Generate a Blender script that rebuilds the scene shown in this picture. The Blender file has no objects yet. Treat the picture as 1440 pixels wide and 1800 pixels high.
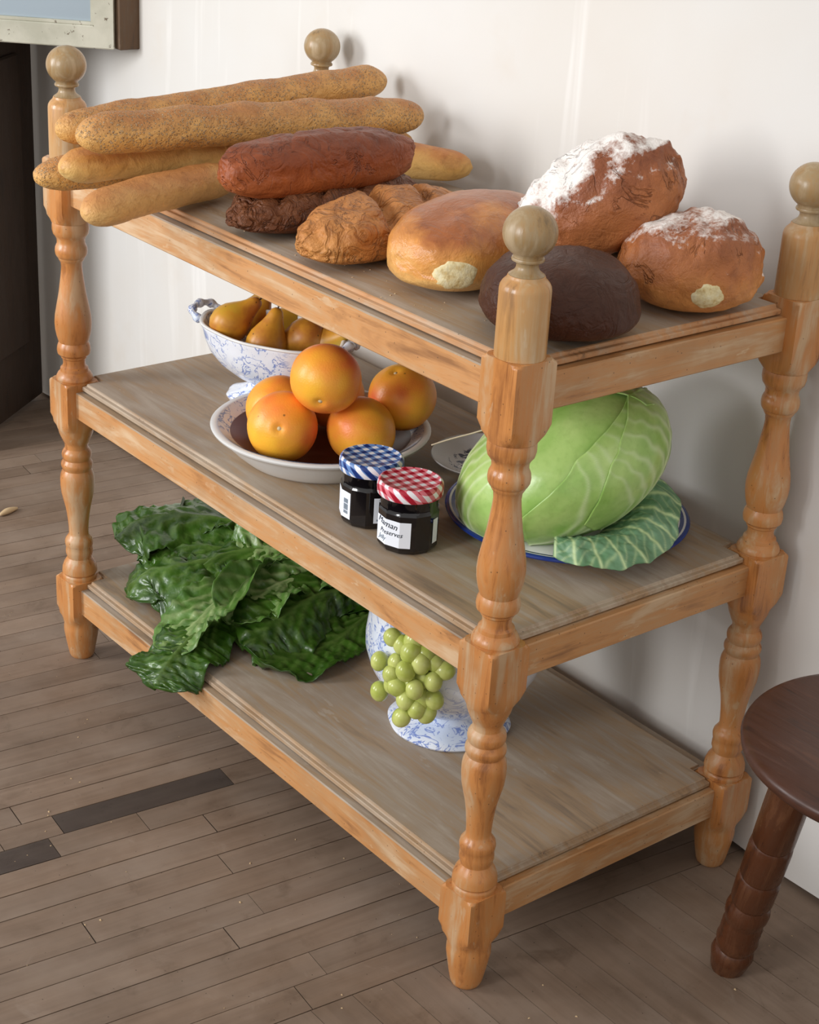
import bpy, bmesh, math, random
import numpy as np
from mathutils import Vector, Matrix, noise as mnoise

random.seed(7)
scene = bpy.context.scene
col = scene.collection
PI = math.pi

# ------------------------------------------------------------------ camera
S, D, H = 0.95, 0.4315, 0.0273          # post spacing (long), post spacing (deep), half width of post blocks
cam_data = bpy.data.cameras.new('camera')
cam_data.sensor_fit = 'HORIZONTAL'
cam_data.sensor_width = 36.0
cam_data.lens = 36.0 * 3009.54 / 1440.0
cam_data.clip_start = 0.05
cam = bpy.data.objects.new('camera', cam_data)
col.objects.link(cam)
_y, _p, _r = math.radians(-50.185), math.radians(-24.416), math.radians(3.481)
_f = Vector((math.sin(_y) * math.cos(_p), math.cos(_y) * math.cos(_p), math.sin(_p)))
_ri = Vector((math.cos(_y), -math.sin(_y), 0.0))
_u = _ri.cross(_f)
_r2 = _ri * math.cos(_r) + _u * math.sin(_r)
_u2 = -_ri * math.sin(_r) + _u * math.cos(_r)
cam.matrix_world = Matrix(((_r2.x, _u2.x, -_f.x, 2.149), (_r2.y, _u2.y, -_f.y, -1.132), (_r2.z, _u2.z, -_f.z, 1.361), (0, 0, 0, 1)))
scene.camera = cam

# ------------------------------------------------------------------ world, lights, exposure
world = bpy.data.worlds.new('world')
scene.world = world
world.use_nodes = True
bg = world.node_tree.nodes['Background']
bg.inputs[0].default_value = (1.0, 0.975, 0.95, 1)
bg.inputs[1].default_value = 0.72

def area_light(name, loc, target, sx, sy, power, color, spread=180):
    d = bpy.data.lights.new(name, 'AREA')
    d.shape = 'RECTANGLE'; d.size = sx; d.size_y = sy; d.energy = power; d.color = color; d.spread = math.radians(spread)      # narrowed beam added to darken the near floor; no reveal is built
    o = bpy.data.objects.new(name, d); col.objects.link(o)
    o.location = loc
    o.rotation_euler = (Vector(target) - Vector(loc)).to_track_quat('-Z', 'Y').to_euler()
    return o
area_light('window_daylight', (-1.20, -2.45, 1.40), (-0.25, 0.45, 0.45), 0.8, 1.3, 13.8, (0.965, 0.98, 1.0), 78)
area_light('second_window_daylight', (0.75, -3.0, 1.6), (0.72, 0.45, 1.0), 0.6, 1.2, 7.2, (0.98, 0.985, 1.0), 66)

scene.view_settings.view_transform = 'Standard'
scene.view_settings.look = 'None'
scene.view_settings.gamma = 1.0
scene.view_settings.use_curve_mapping = False
scene.view_settings.exposure = 0.0
scene.cycles.max_bounces = 6; scene.cycles.diffuse_bounces = 3; scene.cycles.glossy_bounces = 3

# ------------------------------------------------------------------ node helpers
def lin(r, g, b):
    f = lambda c: (c / 255 / 12.92) if c / 255 <= 0.04045 else ((c / 255 + 0.055) / 1.055) ** 2.4
    return (f(r), f(g), f(b), 1.0)

class NT:
    def __init__(self, name, rough=0.5, spec=0.5):
        self.m = bpy.data.materials.new(name); self.m.use_nodes = True
        self.t = self.m.node_tree; self.n = self.t.nodes; self.l = self.t.links
        self.b = self.n['Principled BSDF']
        self.b.inputs['Roughness'].default_value = rough
        self.b.inputs['Specular IOR Level'].default_value = spec
        self.tc = self.n.new('ShaderNodeTexCoord')
        self.oi = self.n.new('ShaderNodeObjectInfo')
    def put(self, node, key, v):
        if v is None: return
        s = node.inputs[key]
        if isinstance(v, bpy.types.NodeSocket): self.l.new(v, s)
        else: s.default_value = v
    def coord(self, scale=(1, 1, 1), rand=0.0, rot=(0, 0, 0), src='Object'):
        out = self.tc.outputs[src]
        if rand:
            ad = self.n.new('ShaderNodeVectorMath'); ad.operation = 'MULTIPLY_ADD'
            cmb = self.n.new('ShaderNodeCombineXYZ')
            for k in range(3): self.l.new(self.oi.outputs['Random'], cmb.inputs[k])
            self.l.new(cmb.outputs[0], ad.inputs[0]); ad.inputs[1].default_value = (rand, rand * 1.7, rand * 0.6)
            self.l.new(out, ad.inputs[2]); out = ad.outputs[0]
        mp = self.n.new('ShaderNodeMapping')
        self.l.new(out, mp.inputs[0]); mp.inputs['Scale'].default_value = scale; mp.inputs['Rotation'].default_value = rot
        return mp.outputs[0]
    def noise(self, vec, scale, detail=3, rough=0.55, dist=0.0):
        n = self.n.new('ShaderNodeTexNoise'); self.l.new(vec, n.inputs['Vector'])
        n.inputs['Scale'].default_value = scale; n.inputs['Detail'].default_value = detail
        n.inputs['Roughness'].default_value = rough; n.inputs['Distortion'].default_value = dist
        return n.outputs['Fac']
    def voro(self, vec, scale, feat='F1', rnd=1.0):
        n = self.n.new('ShaderNodeTexVoronoi'); n.feature = feat; self.l.new(vec, n.inputs['Vector'])
        n.inputs['Scale'].default_value = scale; n.inputs['Randomness'].default_value = rnd
        return n.outputs['Distance']
    def ramp(self, fac, stops, interp='LINEAR'):
        n = self.n.new('ShaderNodeValToRGB'); e = n.color_ramp; e.interpolation = interp
        while len(e.elements) < len(stops): e.elements.new(0.5)
        for el, (p, c) in zip(e.elements, stops):
            el.position = p; el.color = c if not isinstance(c, (int, float)) else (c, c, c, 1)
        self.put(n, 0, fac); return n.outputs[0]
    def mix(self, a, b, fac, mode='MIX'):
        n = self.n.new('ShaderNodeMix'); n.data_type = 'RGBA'; n.blend_type = mode
        self.put(n, 'Factor', fac); self.put(n, 6, a); self.put(n, 7, b)
        return n.outputs[2]
    def math(self, op, a, b=None, c=None):
        n = self.n.new('ShaderNodeMath'); n.operation = op
        self.put(n, 0, a); self.put(n, 1, b)
        if c is not None: self.put(n, 2, c)
        return n.outputs[0]
    def sep(self, vec):
        n = self.n.new('ShaderNodeSeparateXYZ'); self.l.new(vec, n.inputs[0]); return n.outputs
    def attr(self, name):
        n = self.n.new('ShaderNodeAttribute'); n.attribute_name = name; return n.outputs['Fac']
    def color(self, c): self.put(self.b, 'Base Color', c)
    def bump(self, h, strength=0.3, dist=0.002):
        n = self.n.new('ShaderNodeBump'); n.inputs['Strength'].default_value = strength; n.inputs['Distance'].default_value = dist
        self.l.new(h, n.inputs['Height']); self.l.new(n.outputs[0], self.b.inputs['Normal'])
    def rough(self, v): self.put(self.b, 'Roughness', v)

MAT = {}
def wood(name, grain, base, dark, worn, wornamt=0.5, rough=0.45, speck=True, wscale=9.0, bump=0.25, con=1.0):
    m = NT(name, rough)
    def st(across, along):
        k = [across] * 3; k[grain] = along; return tuple(k)
    g = m.noise(m.coord(st(150, 7), rand=3.0), 1.0, 4, 0.6, 0.8)
    w = m.noise(m.coord(st(34, 4.5), rand=5.0), 1.0, 5, 0.62, 0.9)
    big = m.noise(m.coord(st(wscale * 1.6, wscale), rand=7.0), 1.0, 4, 0.6)
    sat = tuple(base[i] * (1.05, 0.90, 0.70)[i] for i in range(3)) + (1,)
    f = m.math('ADD', w, m.math('MULTIPLY_ADD', g, 0.30, -0.15))
    f = m.math('ADD', f, m.math('MULTIPLY_ADD', big, 0.5 * con, -0.25 * con + (wornamt - 0.5) * 0.4))
    c = m.ramp(f, [(0.26, dark), (0.42, sat), (0.52, base), (0.66, worn), (0.80, tuple(min(1, x * 1.08) for x in worn[:3]) + (1,))])
    c = m.mix(base, c, 0.80)
    b3 = m.noise(m.coord((4.5, 4.5, 4.5), rand=11.0), 1.0, 4, 0.65)
    c = m.mix(c, m.mix(c, (0.66, 0.58, 0.50, 1), 1.0, 'MULTIPLY'), m.ramp(b3, [(0.50, 0.0), (0.68, 0.5 * con)]))
    sc = m.noise(m.coord(st(60, 22), rand=13.0), 1.0, 3, 0.7)
    c = m.mix(c, worn, m.math('MULTIPLY', m.ramp(sc, [(0.63, 0.0), (0.67, 0.6)]), m.ramp(big, [(0.42, 0), (0.55, 1)])))
    if speck:
        sp = m.voro(m.coord((1, 1, 1), rand=2.0), 95.0)
        c = m.mix(c, (0.05, 0.03, 0.02, 1), m.ramp(sp, [(0.05, 0.75), (0.09, 0.0)]))
    m.color(c)
    m.rough(m.ramp(w, [(0.3, rough - 0.12), (0.7, rough + 0.15)]))
    m.bump(m.math('ADD', g, m.math('MULTIPLY', w, 0.8)), bump, 0.0012)
    MAT[name] = m.m
wood('post_wood', 2, lin(196, 138, 84), lin(138, 82, 44), lin(202, 172, 136), 0.50, 0.32, wscale=12)
wood('finial_wood', 2, lin(160, 136, 100), lin(118, 95, 66), lin(182, 160, 128), 0.50, 0.30, speck=False, wscale=20)
wood('rail_wood', 0, lin(198, 150, 102), lin(140, 92, 54), lin(212, 182, 146), 0.50, 0.5, wscale=8)
wood('side_rail_wood', 1, lin(192, 146, 100), lin(134, 90, 56), lin(206, 178, 144), 0.52, 0.5, wscale=9)
wood('board_wood', 0, lin(166, 149, 130), lin(130, 112, 94), lin(180, 166, 150), 0.50, 0.6, speck=False, wscale=4, bump=0.12, con=0.7)
wood('nosing_grey_wood', 0, lin(172, 150, 126), lin(124, 104, 84), lin(186, 170, 150), 0.50, 0.6, wscale=12)
wood('nosing_wood', 0, lin(190, 146, 106), lin(110, 78, 54), lin(188, 168, 146), 0.50, 0.6, wscale=12)
wood('stool_seat_wood', 0, lin(76, 48, 38), lin(42, 26, 22), lin(98, 66, 52), 0.45, 0.40, speck=False)
wood('stool_leg_wood', 2, lin(86, 50, 30), lin(38, 24, 18), lin(112, 72, 46), 0.45, 0.24, speck=True)
wood('door_wood', 2, lin(56, 42, 32), lin(40, 30, 22), lin(64, 50, 40), 0.4, 0.7, speck=False)
wood('batten_wood', 2, lin(96, 76, 58), lin(62, 48, 36), lin(120, 100, 80), 0.4, 0.7, speck=False)

def floor_mat(name, base, dark, worn):
    m = NT(name, 0.6, 0.4)
    g = m.noise(m.coord((3.0, 60, 60), rand=9.0), 1.0, 5, 0.6, 0.8)
    w = m.noise(m.coord((5, 9, 9), rand=5.0), 1.0, 5, 0.62)
    fine = m.noise(m.coord((1, 1, 1), rand=4.0), 260.0, 3)
    c = m.mix(base, dark, m.ramp(g, [(0.38, 0.0), (0.8, 0.8)]))
    c = m.mix(c, worn, m.ramp(w, [(0.42, 0.0), (0.72, 0.7)]))
    geo = m.n.new('ShaderNodeNewGeometry')
    dirt = m.noise(geo.outputs['Position'], 3.2, 5, 0.65); smear = m.noise(geo.outputs['Position'], 13.0, 5, 0.7, 0.6)
    c = m.mix(c, (0.70, 0.66, 0.62, 1), m.ramp(dirt, [(0.44, 0), (0.64, 0.8)]), 'MULTIPLY')
    c = m.mix(c, (0.62, 0.58, 0.54, 1), m.ramp(smear, [(0.58, 0), (0.72, 0.6)]), 'MULTIPLY')
    c = m.mix(c, worn, m.ramp(smear, [(0.26, 0.6), (0.38, 0)]))
    tint = m.ramp(m.oi.outputs['Random'], [(0.0, (0.90, 0.89, 0.88, 1)), (1.0, (1.06, 1.04, 1.02, 1))])
    c = m.mix(c, tint, 1.0, 'MULTIPLY')
    sp = m.voro(m.coord((1, 1, 1), rand=2.0), 60.0)
    c = m.mix(c, (0.02, 0.014, 0.01, 1), m.ramp(sp, [(0.03, 0.8), (0.06, 0.0)]))
    m.color(c); m.rough(m.ramp(w, [(0.3, 0.48), (0.7, 0.7)]))
    m.bump(m.math('ADD', g, m.math('MULTIPLY', fine, 0.25)), 0.2, 0.001)
    MAT[name] = m.m
floor_mat('floor_wood', lin(144, 124, 107), lin(118, 99, 84), lin(154, 138, 124))
floor_mat('floor_wood_stained', lin(84, 73, 67), lin(66, 57, 52), lin(100, 90, 82))

m = NT('plaster', 0.85, 0.2)
v = m.coord()
a = m.noise(v, 1.6, 4, 0.55); b2 = m.noise(v, 7.0, 5, 0.6); st = m.noise(m.coord((14, 14, 1.1)), 1.0, 4, 0.6, 0.6)
c = m.mix(lin(221, 219, 215), lin(217, 211, 202), m.ramp(a, [(0.38, 0), (0.66, 1)]))
c = m.mix(c, lin(236, 234, 230), m.ramp(st, [(0.60, 0), (0.72, 0.7)]))
c = m.mix(c, lin(212, 199, 182), m.ramp(b2, [(0.6, 0), (0.8, 0.3)]))
m.color(c); m.bump(m.noise(v, 30, 5, 0.6), 0.12, 0.002); MAT['plaster'] = m.m

def plain(name, c, rough=0.5, spec=0.5, **kw):
    m = NT(name, rough, spec); m.color(c)
    for k, val in kw.items(): m.b.inputs[k.replace('_', ' ')].default_value = val
    MAT[name] = m.m; return m
plain('dark_gap', lin(30, 25, 21), 0.9, 0.1)
plain('jam_glass', (0.004, 0.003, 0.004, 1), 0.08, 0.6, Coat_Weight=0.3)
plain('paper', lin(236, 240, 248), 0.6, 0.3)
plain('ink', lin(40, 48, 60), 0.8, 0.1)
plain('ink_grey', lin(120, 136, 150), 0.8, 0.1)
plain('straw', lin(206, 190, 160), 0.6)
plain('stem_brown', lin(70, 50, 32), 0.7)
plain('grape_stem', lin(140, 140, 70), 0.6)
plain('pith', lin(226, 204, 160), 0.8)
m = NT('soft_crumb', 0.85, 0.2); v = m.coord()
m.color(m.ramp(m.noise(v, 120, 4, 0.65), [(0.3, lin(206, 176, 116)), (0.52, lin(236, 220, 172)), (0.7, lin(242, 232, 196))])); m.bump(m.noise(v, 180, 3), 0.6, 0.002); MAT['soft_crumb'] = m.m
plain('crumb', lin(205, 178, 140), 0.9, 0.1)
plain('metal_mirror', lin(180, 194, 204), 0.30, 0.5, Metallic=0.55)

m = NT('chipped_paint', 0.7)
v = m.coord((1, 1, 1))
n1 = m.noise(v, 60, 5, 0.7); n2 = m.noise(v, 12, 4, 0.6)
c = m.mix(lin(206, 203, 186), lin(184, 182, 164), m.ramp(n2, [(0.4, 0), (0.65, 1)]))
c = m.mix(c, lin(94, 74, 54), m.ramp(n1, [(0.62, 0), (0.66, 0.9)]))
m.color(c); m.bump(n1, 0.3, 0.002); MAT['chipped_paint'] = m.m

# ---- bread
def crust(name, low, mid, top, rough=0.5, spec=0.35, hspan=(0.0, 0.08), fine=70, wrinkle=0.6, speck=None, cracks=None, face=False, fold=0.35):
    m = NT(name, rough, spec)
    v = m.coord((1, 1, 1), rand=1.0)
    z = m.sep(m.tc.outputs['Object'])[2]
    n1 = m.noise(v, 16, 5, 0.6); n2 = m.noise(v, fine, 5, 0.65, 0.8); n3 = m.noise(v, 320, 3, 0.6)
    h = m.math('ADD', m.math('MULTIPLY_ADD', z, 1.0 / (hspan[1] - hspan[0]), -hspan[0] / (hspan[1] - hspan[0])), m.math('MULTIPLY_ADD', n1, 1.1, -0.55))
    if face:
        nzv = m.sep(m.tc.outputs['Normal'])[2]
        h = m.math('ADD', m.math('MULTIPLY_ADD', nzv, 0.5, 0.42), m.math('MULTIPLY_ADD', n1, 1.1, -0.55))
    c = m.ramp(h, [(0.08, low), (0.5, mid), (0.92, top)])
    c = m.mix(c, (0.42, 0.30, 0.22, 1), m.ramp(n2, [(0.52, 0), (0.75, 0.55)]), 'MULTIPLY')
    c = m.mix(c, (1.25, 1.2, 1.1, 1), m.ramp(n2, [(0.25, 0.8), (0.42, 0.0)]), 'MULTIPLY')
    rg = m.math('ABSOLUTE', m.math('MULTIPLY_ADD', m.noise(v, fine * 0.55, 3, 0.5, 1.4), 2.0, -1.0))      # folds of the crust
    rg2 = m.ramp(rg, [(0.0, 0.0), (0.22, 1.0)])
    hh = m.math('MULTIPLY_ADD', n3, 0.30, m.math('MULTIPLY_ADD', rg2, fold, n2))
    c = m.mix(c, (0.62, 0.52, 0.44, 1), m.math('MULTIPLY', m.math('SUBTRACT', 1.0, rg2), 0.5 * fold), 'MULTIPLY')
    if speck:
        sv = m.voro(v, 260.0)
        area = m.ramp(m.noise(v, 14, 3), [(0.36, 0), (0.52, 1)])
        k = m.math('MULTIPLY', m.ramp(sv, [(0.26, 1), (0.36, 0)]), area)
        c = m.mix(c, speck, m.math('MULTIPLY', k, 0.85)); hh = m.math('MULTIPLY_ADD', k, 0.8, hh)
        pv = m.voro(m.coord((1, 1, 1), rand=3.3), 190.0)
        c = m.mix(c, lin(96, 58, 34), m.math('MULTIPLY', m.ramp(pv, [(0.12, 1), (0.2, 0)]), m.math('MULTIPLY', area, 0.8)))
    if cracks:
        cn = m.noise(m.coord((1, 1, 0.7), rand=2.0), cracks, 4, 0.6, 1.6)
        cm = m.math('MULTIPLY', m.ramp(cn, [(0.480, 0), (0.497, 1), (0.503, 1), (0.520, 0)]), m.ramp(m.noise(v, 18, 2), [(0.50, 0), (0.60, 1)]))
        c = m.mix(c, (0.35, 0.24, 0.18, 1), m.math('MULTIPLY', cm, 0.4), 'MULTIPLY'); hh = m.math('MULTIPLY_ADD', cm, -0.8, hh)
    m.bump(hh, wrinkle, 0.0035)
    return m, c, v
def crust_done(name, m, c): m.color(c); MAT[name] = m.m
m, c, v = crust('baguette_gold', lin(236, 198, 128), lin(226, 178, 104), lin(188, 120, 60), 0.42, 0.4, fine=55, wrinkle=0.5, face=True, fold=0.18); crust_done('baguette_gold', m, c)
m, c, v = crust('baguette_dusty', lin(230, 186, 122), lin(222, 172, 106), lin(194, 132, 76), fine=90, wrinkle=0.5, face=True, fold=0.18); crust_done('baguette_dusty', m, c)
m, c, v = crust('baguette_seeded', lin(228, 176, 102), lin(222, 170, 102), lin(186, 128, 76), fine=70, wrinkle=1.0, speck=lin(200, 168, 130), face=True, fold=0.18); crust_done('baguette_seeded', m, c)
m, c, v = crust('crust_redbrown', lin(172, 96, 50), lin(150, 78, 42), lin(122, 62, 36), 0.42, 0.3, (0.0, 0.08), 34, 0.7, cracks=20, fold=0.45); crust_done('crust_redbrown', m, c)
m, c, v = crust('crust_darkbrown', lin(104, 60, 34), lin(112, 66, 38), lin(124, 76, 46), 0.5, 0.3, (0.0, 0.06), 50, 1.0, cracks=26, fold=0.9); crust_done('crust_darkbrown', m, c)
m, c, v = crust('crust_tan', lin(210, 146, 80), lin(200, 136, 74), lin(186, 122, 66), 0.5, 0.35, (0.0, 0.07), 46, 1.0, cracks=28, fold=0.8); crust_done('crust_tan', m, c)
m, c, v = crust('crust_golden', lin(240, 190, 116), lin(222, 152, 78), lin(162, 92, 44), 0.30, 0.5, fine=44, wrinkle=0.5, face=True, fold=0.2); crust_done('crust_golden', m, c)
m, c, v = crust('crust_rye', lin(78, 42, 26), lin(72, 40, 26), lin(74, 46, 34), 0.46, 0.28, (0.0, 0.09), 60, 0.6); crust_done('crust_rye', m, c)
def floured(name, low, mid, top, flo, hi, side):
    m, c, v = crust(name, low, mid, top, 0.5, 0.35, (0.0, 0.11), 48, 0.8, cracks=16, fold=0.12)
    geo = m.n.new('ShaderNodeNewGeometry')
    nrm = m.sep(geo.outputs['Normal'])
    up = m.math('ADD', m.math('MULTIPLY', nrm[2], 0.75), m.math('MULTIPLY', m.math('MULTIPLY_ADD', nrm[0], side[0], m.math('MULTIPLY', nrm[1], side[1])), 0.55))
    msk = m.math('ADD', up, m.math('MULTIPLY_ADD', m.noise(v, 22, 5, 0.7), 1.6, -0.8))
    msk = m.math('ADD', msk, m.math('MULTIPLY_ADD', m.noise(v, 170, 4, 0.7), 0.9, -0.45))
    c = m.mix(c, lin(244, 238, 232), m.ramp(msk, [(flo, 0), (hi, 0.95)]))
    m.rough(m.ramp(msk, [(flo, 0.42), (hi, 0.9)]))
    crust_done(name, m, c)
floured('crust_floured', lin(182, 116, 68), lin(166, 100, 58), lin(142, 82, 52), 0.34, 0.72, (-0.75, -0.55))
floured('crust_floured_pale', lin(216, 148, 82), lin(184, 114, 64), lin(150, 90, 58), 0.50, 0.9, (-0.1, 0.05))

# ---- fruit, vegetables
m = NT('grapefruit_skin', 0.36, 0.45)
v = m.coord((1, 1, 1), rand=3.0)
n1 = m.noise(v, 14, 3, 0.5); n2 = m.noise(v, 420, 2)
c = m.ramp(n1, [(0.30, lin(250, 186, 56)), (0.46, lin(252, 168, 58)), (0.58, lin(252, 148, 62)), (0.72, lin(244, 112, 66))])
c = m.mix(c, lin(110, 74, 30), m.ramp(m.voro(v, 30), [(0.03, 0.8), (0.06, 0)]))
m.color(c); m.bump(n2, 0.35, 0.0008); 
MAT['grapefruit_skin'] = m.m
m = NT('pear_skin', 0.38, 0.45)
v = m.coord((1, 1, 1), rand=3.0)
c = m.ramp(m.noise(v, 16, 4, 0.6), [(0.32, lin(206, 164, 52)), (0.5, lin(210, 148, 48)), (0.66, lin(180, 108, 44))])
c = m.mix(c, lin(80, 52, 22), m.ramp(m.voro(v, 70), [(0.06, 0.8), (0.12, 0)]))
m.color(c); MAT['pear_skin'] = m.m
m = NT('grape_skin', 0.22, 0.5)
v = m.coord((1, 1, 1), rand=3.0)
m.color(m.ramp(m.noise(v, 40, 3), [(0.35, lin(178, 190, 88)), (0.65, lin(208, 214, 128))]))
MAT['grape_skin'] = m.m
def leafy(name, c1, c2, vein, rough, scale, bump=0.4, vk=1.0, blister=60):
    m = NT(name, rough, 0.5)
    v = m.coord((1, 1, 1), rand=2.0)
    n1 = m.noise(v, scale, 4, 0.6); n2 = m.noise(v, 130, 3, 0.6)
    c = m.mix(c1, c2, m.ramp(n1, [(0.36, 0), (0.66, 1)]))
    c = m.mix(c, (0.6, 0.65, 0.5, 1), m.ramp(n2, [(0.5, 0), (0.75, 0.3)]), 'MULTIPLY')
    c = m.mix(c, vein, m.math('MULTIPLY', m.attr('vein'), vk))
    m.color(c); m.bump(m.math('MULTIPLY_ADD', n2, 0.3, m.noise(v, blister, 2)), bump, 0.002)
    MAT[name] = m.m
leafy('cabbage_head', lin(186, 214, 130), lin(142, 186, 88), lin(224, 236, 192), 0.28, 11, 0.30, 0.95, 45)
leafy('cabbage_outer', lin(92, 134, 92), lin(116, 154, 122), lin(198, 216, 160), 0.5, 18, 0.4, 1.0)
leafy('lettuce_dark', lin(36, 68, 14), lin(62, 100, 26), lin(132, 158, 84), 0.28, 22, 0.5, 0.55, 75)
leafy('lettuce_pale', lin(62, 100, 36), lin(98, 136, 60), lin(200, 210, 152), 0.32, 22, 0.5, 0.8, 75)

# ---- china
def china(name, amt, scale, blue=lin(96, 126, 196), lo=0.34):
    m = NT(name, 0.16, 0.5)
    v = m.coord((1, 1, 1))
    a = m.noise(v, scale, 3, 0.6, 1.5); b = m.noise(v, scale * 1.9, 3, 0.6, 2.5); area = m.noise(v, scale * 0.45, 2)
    l1 = m.ramp(a, [(0.465, 0), (0.49, 1), (0.51, 1), (0.535, 0)]); l2 = m.ramp(b, [(0.60, 0), (0.66, 0.9)])
    k = m.math('MULTIPLY', m.math('MAXIMUM', m.math('MULTIPLY', l1, 0.85), l2), m.ramp(area, [(lo, 0), (lo + 0.12, amt)]))
    c = m.mix(lin(232, 236, 244), blue, k)
    c = m.mix(c, lin(200, 218, 244), m.math('MULTIPLY', m.ramp(area, [(0.5, 0), (0.6, 0.5)]), m.math('SUBTRACT', 1.0, k)))
    m.color(c); MAT[name] = m.m
china('blue_floral_china', 1.0, 30)
china('blue_sprig_china', 1.0, 30, lin(92, 122, 198), 0.38)
plain('brown_shaded_glaze', lin(96, 58, 40), 0.3)  # brown pattern and the shade inside the bowl, put into one colour
plain('white_china', lin(228, 228, 226), 0.2)
plain('cobalt_glaze', lin(34, 56, 128), 0.15)
plain('green_glaze', lin(206, 214, 204), 0.2)
m = NT('saucer_china', 0.25)
v = m.coord()
r_ = m.math('SQRT', m.math('ADD', m.math('POWER', m.sep(v)[0], 2.0), m.math('POWER', m.sep(v)[1], 2.0)))
band = m.ramp(r_, [(0.030, 0), (0.034, 1), (0.050, 1), (0.054, 0)])
k = m.math('MULTIPLY', band, m.ramp(m.noise(v, 70, 3, 0.6, 2.0), [(0.52, 0), (0.55, 1)]))
m.color(m.mix(lin(218, 218, 222), lin(30, 38, 70), k)); MAT['saucer_china'] = m.m
m = NT('sprigged_china', 0.2)
v = m.coord()
k = m.ramp(m.voro(v, 38.0), [(0.16, 1), (0.22, 0)])
k = m.math('MULTIPLY', k, m.ramp(m.noise(v, 200, 2), [(0.42, 0), (0.5, 1)]))
m.color(m.mix(lin(226, 230, 222), lin(60, 80, 130), k)); MAT['sprigged_china'] = m.m

def gingham(name, full, half):
    m = NT(name, 0.3, 0.5)
    v = m.coord((1, 1, 1), rot=(0, 0, math.radians(5)))
    x, y, z = m.sep(v)
    st = []
    for s in (x, y):
        f = m.math('FRACT', m.math('MULTIPLY_ADD', m.math('MULTIPLY_ADD', z, 0.8, s), 1 / 0.0138, 20.0))
        st.append(m.math('GREATER_THAN', f, 0.5))
    sm = m.math('MULTIPLY', m.math('ADD', st[0], st[1]), 0.5)
    m.color(m.ramp(sm, [(0.0, lin(240, 238, 242)), (0.34, half), (0.8, full)], 'CONSTANT')); MAT[name] = m.m
gingham('red_gingham', lin(172, 20, 46), lin(222, 120, 132))
gingham('blue_gingham', lin(22, 52, 120), lin(104, 140, 196))
wood('post_cap_wood', 2, lin(192, 150, 100), lin(150, 108, 66), lin(202, 176, 142), 0.5, 0.36, speck=False)
# stained board pieces on the floor: (name, one end, other end) in floor metres
STAINS = [('long stain', (0.397, -0.251), (0.417, 0.002)), ('short stain', (0.437, -0.42), (0.453, -0.28))]

# ------------------------------------------------------------------ mesh helpers
def tag(o, label=None, cat=None, group=None, kind=None):
    for k, val in (('label', label), ('category', cat), ('group', group), ('kind', kind)):
        if val: o[k] = val
    return o
def obj(name, vf, mats, parent=None, loc=(0, 0, 0), rot=(0, 0, 0), smooth=True, sharp=None, idx=None, attr=None):
    verts, faces = vf
    me = bpy.data.meshes.new(name)
    me.from_pydata([tuple(v) for v in verts], [], [tuple(f) for f in faces])
    for k in (mats if isinstance(mats, (list, tuple)) else [mats]): me.materials.append(MAT[k])
    if idx is not None: me.polygons.foreach_set('material_index', idx)
    me.polygons.foreach_set('use_smooth', [bool(smooth)] * len(me.polygons))
    if attr is not None:
        at = me.attributes.new('vein', 'FLOAT', 'POINT'); at.data.foreach_set('value', [float(a) for a in attr])
    bm_ = bmesh.new(); bm_.from_mesh(me); bmesh.ops.recalc_face_normals(bm_, faces=bm_.faces); bm_.to_mesh(me); bm_.free()
    me.update()
    if smooth and sharp: me.set_sharp_from_angle(angle=math.radians(sharp))
    o = bpy.data.objects.new(name, me); col.objects.link(o)
    o.parent = parent; o.location = loc; o.rotation_euler = rot
    return o
def empty(name, loc=(0, 0, 0), rot=(0, 0, 0)):
    o = bpy.data.objects.new(name, None); o.empty_display_size = 0.02; col.objects.link(o); o.location = loc; o.rotation_euler = rot
    return o
def copy_tree(o, parent=None):
    c = o.copy(); col.objects.link(c); c.parent = parent
    for ch in list(o.children): copy_tree(ch, c)
    return c
def grid_faces(nr, nc, wrap=True, flip=False):
    f = []
    for i in range(nr - 1):
        for j in range(nc if wrap else nc - 1):
            q = (i * nc + j, i * nc + (j + 1) % nc, (i + 1) * nc + (j + 1) % nc, (i + 1) * nc + j)
            f.append(q[::-1] if flip else q)
    return f
def lathe(prof, n=48, sx=1.0, sy=1.0, fn=None, cap=(True, True)):
    v = []
    for r, z in prof:
        for j in range(n):
            a = 2 * PI * j / n; rr, zz = (r, z) if fn is None else fn(r, z, a)
            v.append((rr * math.cos(a) * sx, rr * math.sin(a) * sy, zz))
    f = grid_faces(len(prof), n)
    if cap[0]: f.append(tuple(range(n))[::-1])
    if cap[1]: f.append(tuple(range((len(prof) - 1) * n, len(prof) * n)))
    return v, f
def join(*parts):
    v, f = [], []
    for a, b in parts:
        k = len(v); v += list(a); f += [tuple(i + k for i in q) for q in b]
    return v, f
def shift(vf, d):
    return [(x + d[0], y + d[1], z + d[2]) for x, y, z in vf[0]], vf[1]
def box(x0, x1, y0, y1, z0, z1, c=0.001):
    xs, ys = (x0, x1), (y0, y1)
    v = []
    for z, e in ((z0, c), (z0 + c, 0), (z1 - c, 0), (z1, c)):
        v += [(x0 + e, y0 + e, z), (x1 - e, y0 + e, z), (x1 - e, y1 - e, z), (x0 + e, y1 - e, z)]
    f = grid_faces(4, 4); f += [(3, 2, 1, 0), (12, 13, 14, 15)]
    return v, f
def catmull(pts, n):
    P = [np.array(p, float) for p in pts]; P = [2 * P[0] - P[1]] + P + [2 * P[-1] - P[-2]]
    out = []; m_ = len(P) - 3
    for i in range(n):
        t = i / (n - 1) * m_; k = min(int(t), m_ - 1); t -= k
        a, b, c, d = P[k:k + 4]
        out.append(0.5 * (2 * b + (c - a) * t + (2 * a - 5 * b + 4 * c - d) * t * t + (3 * b - a - 3 * c + d) * t ** 3))
    return out
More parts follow.
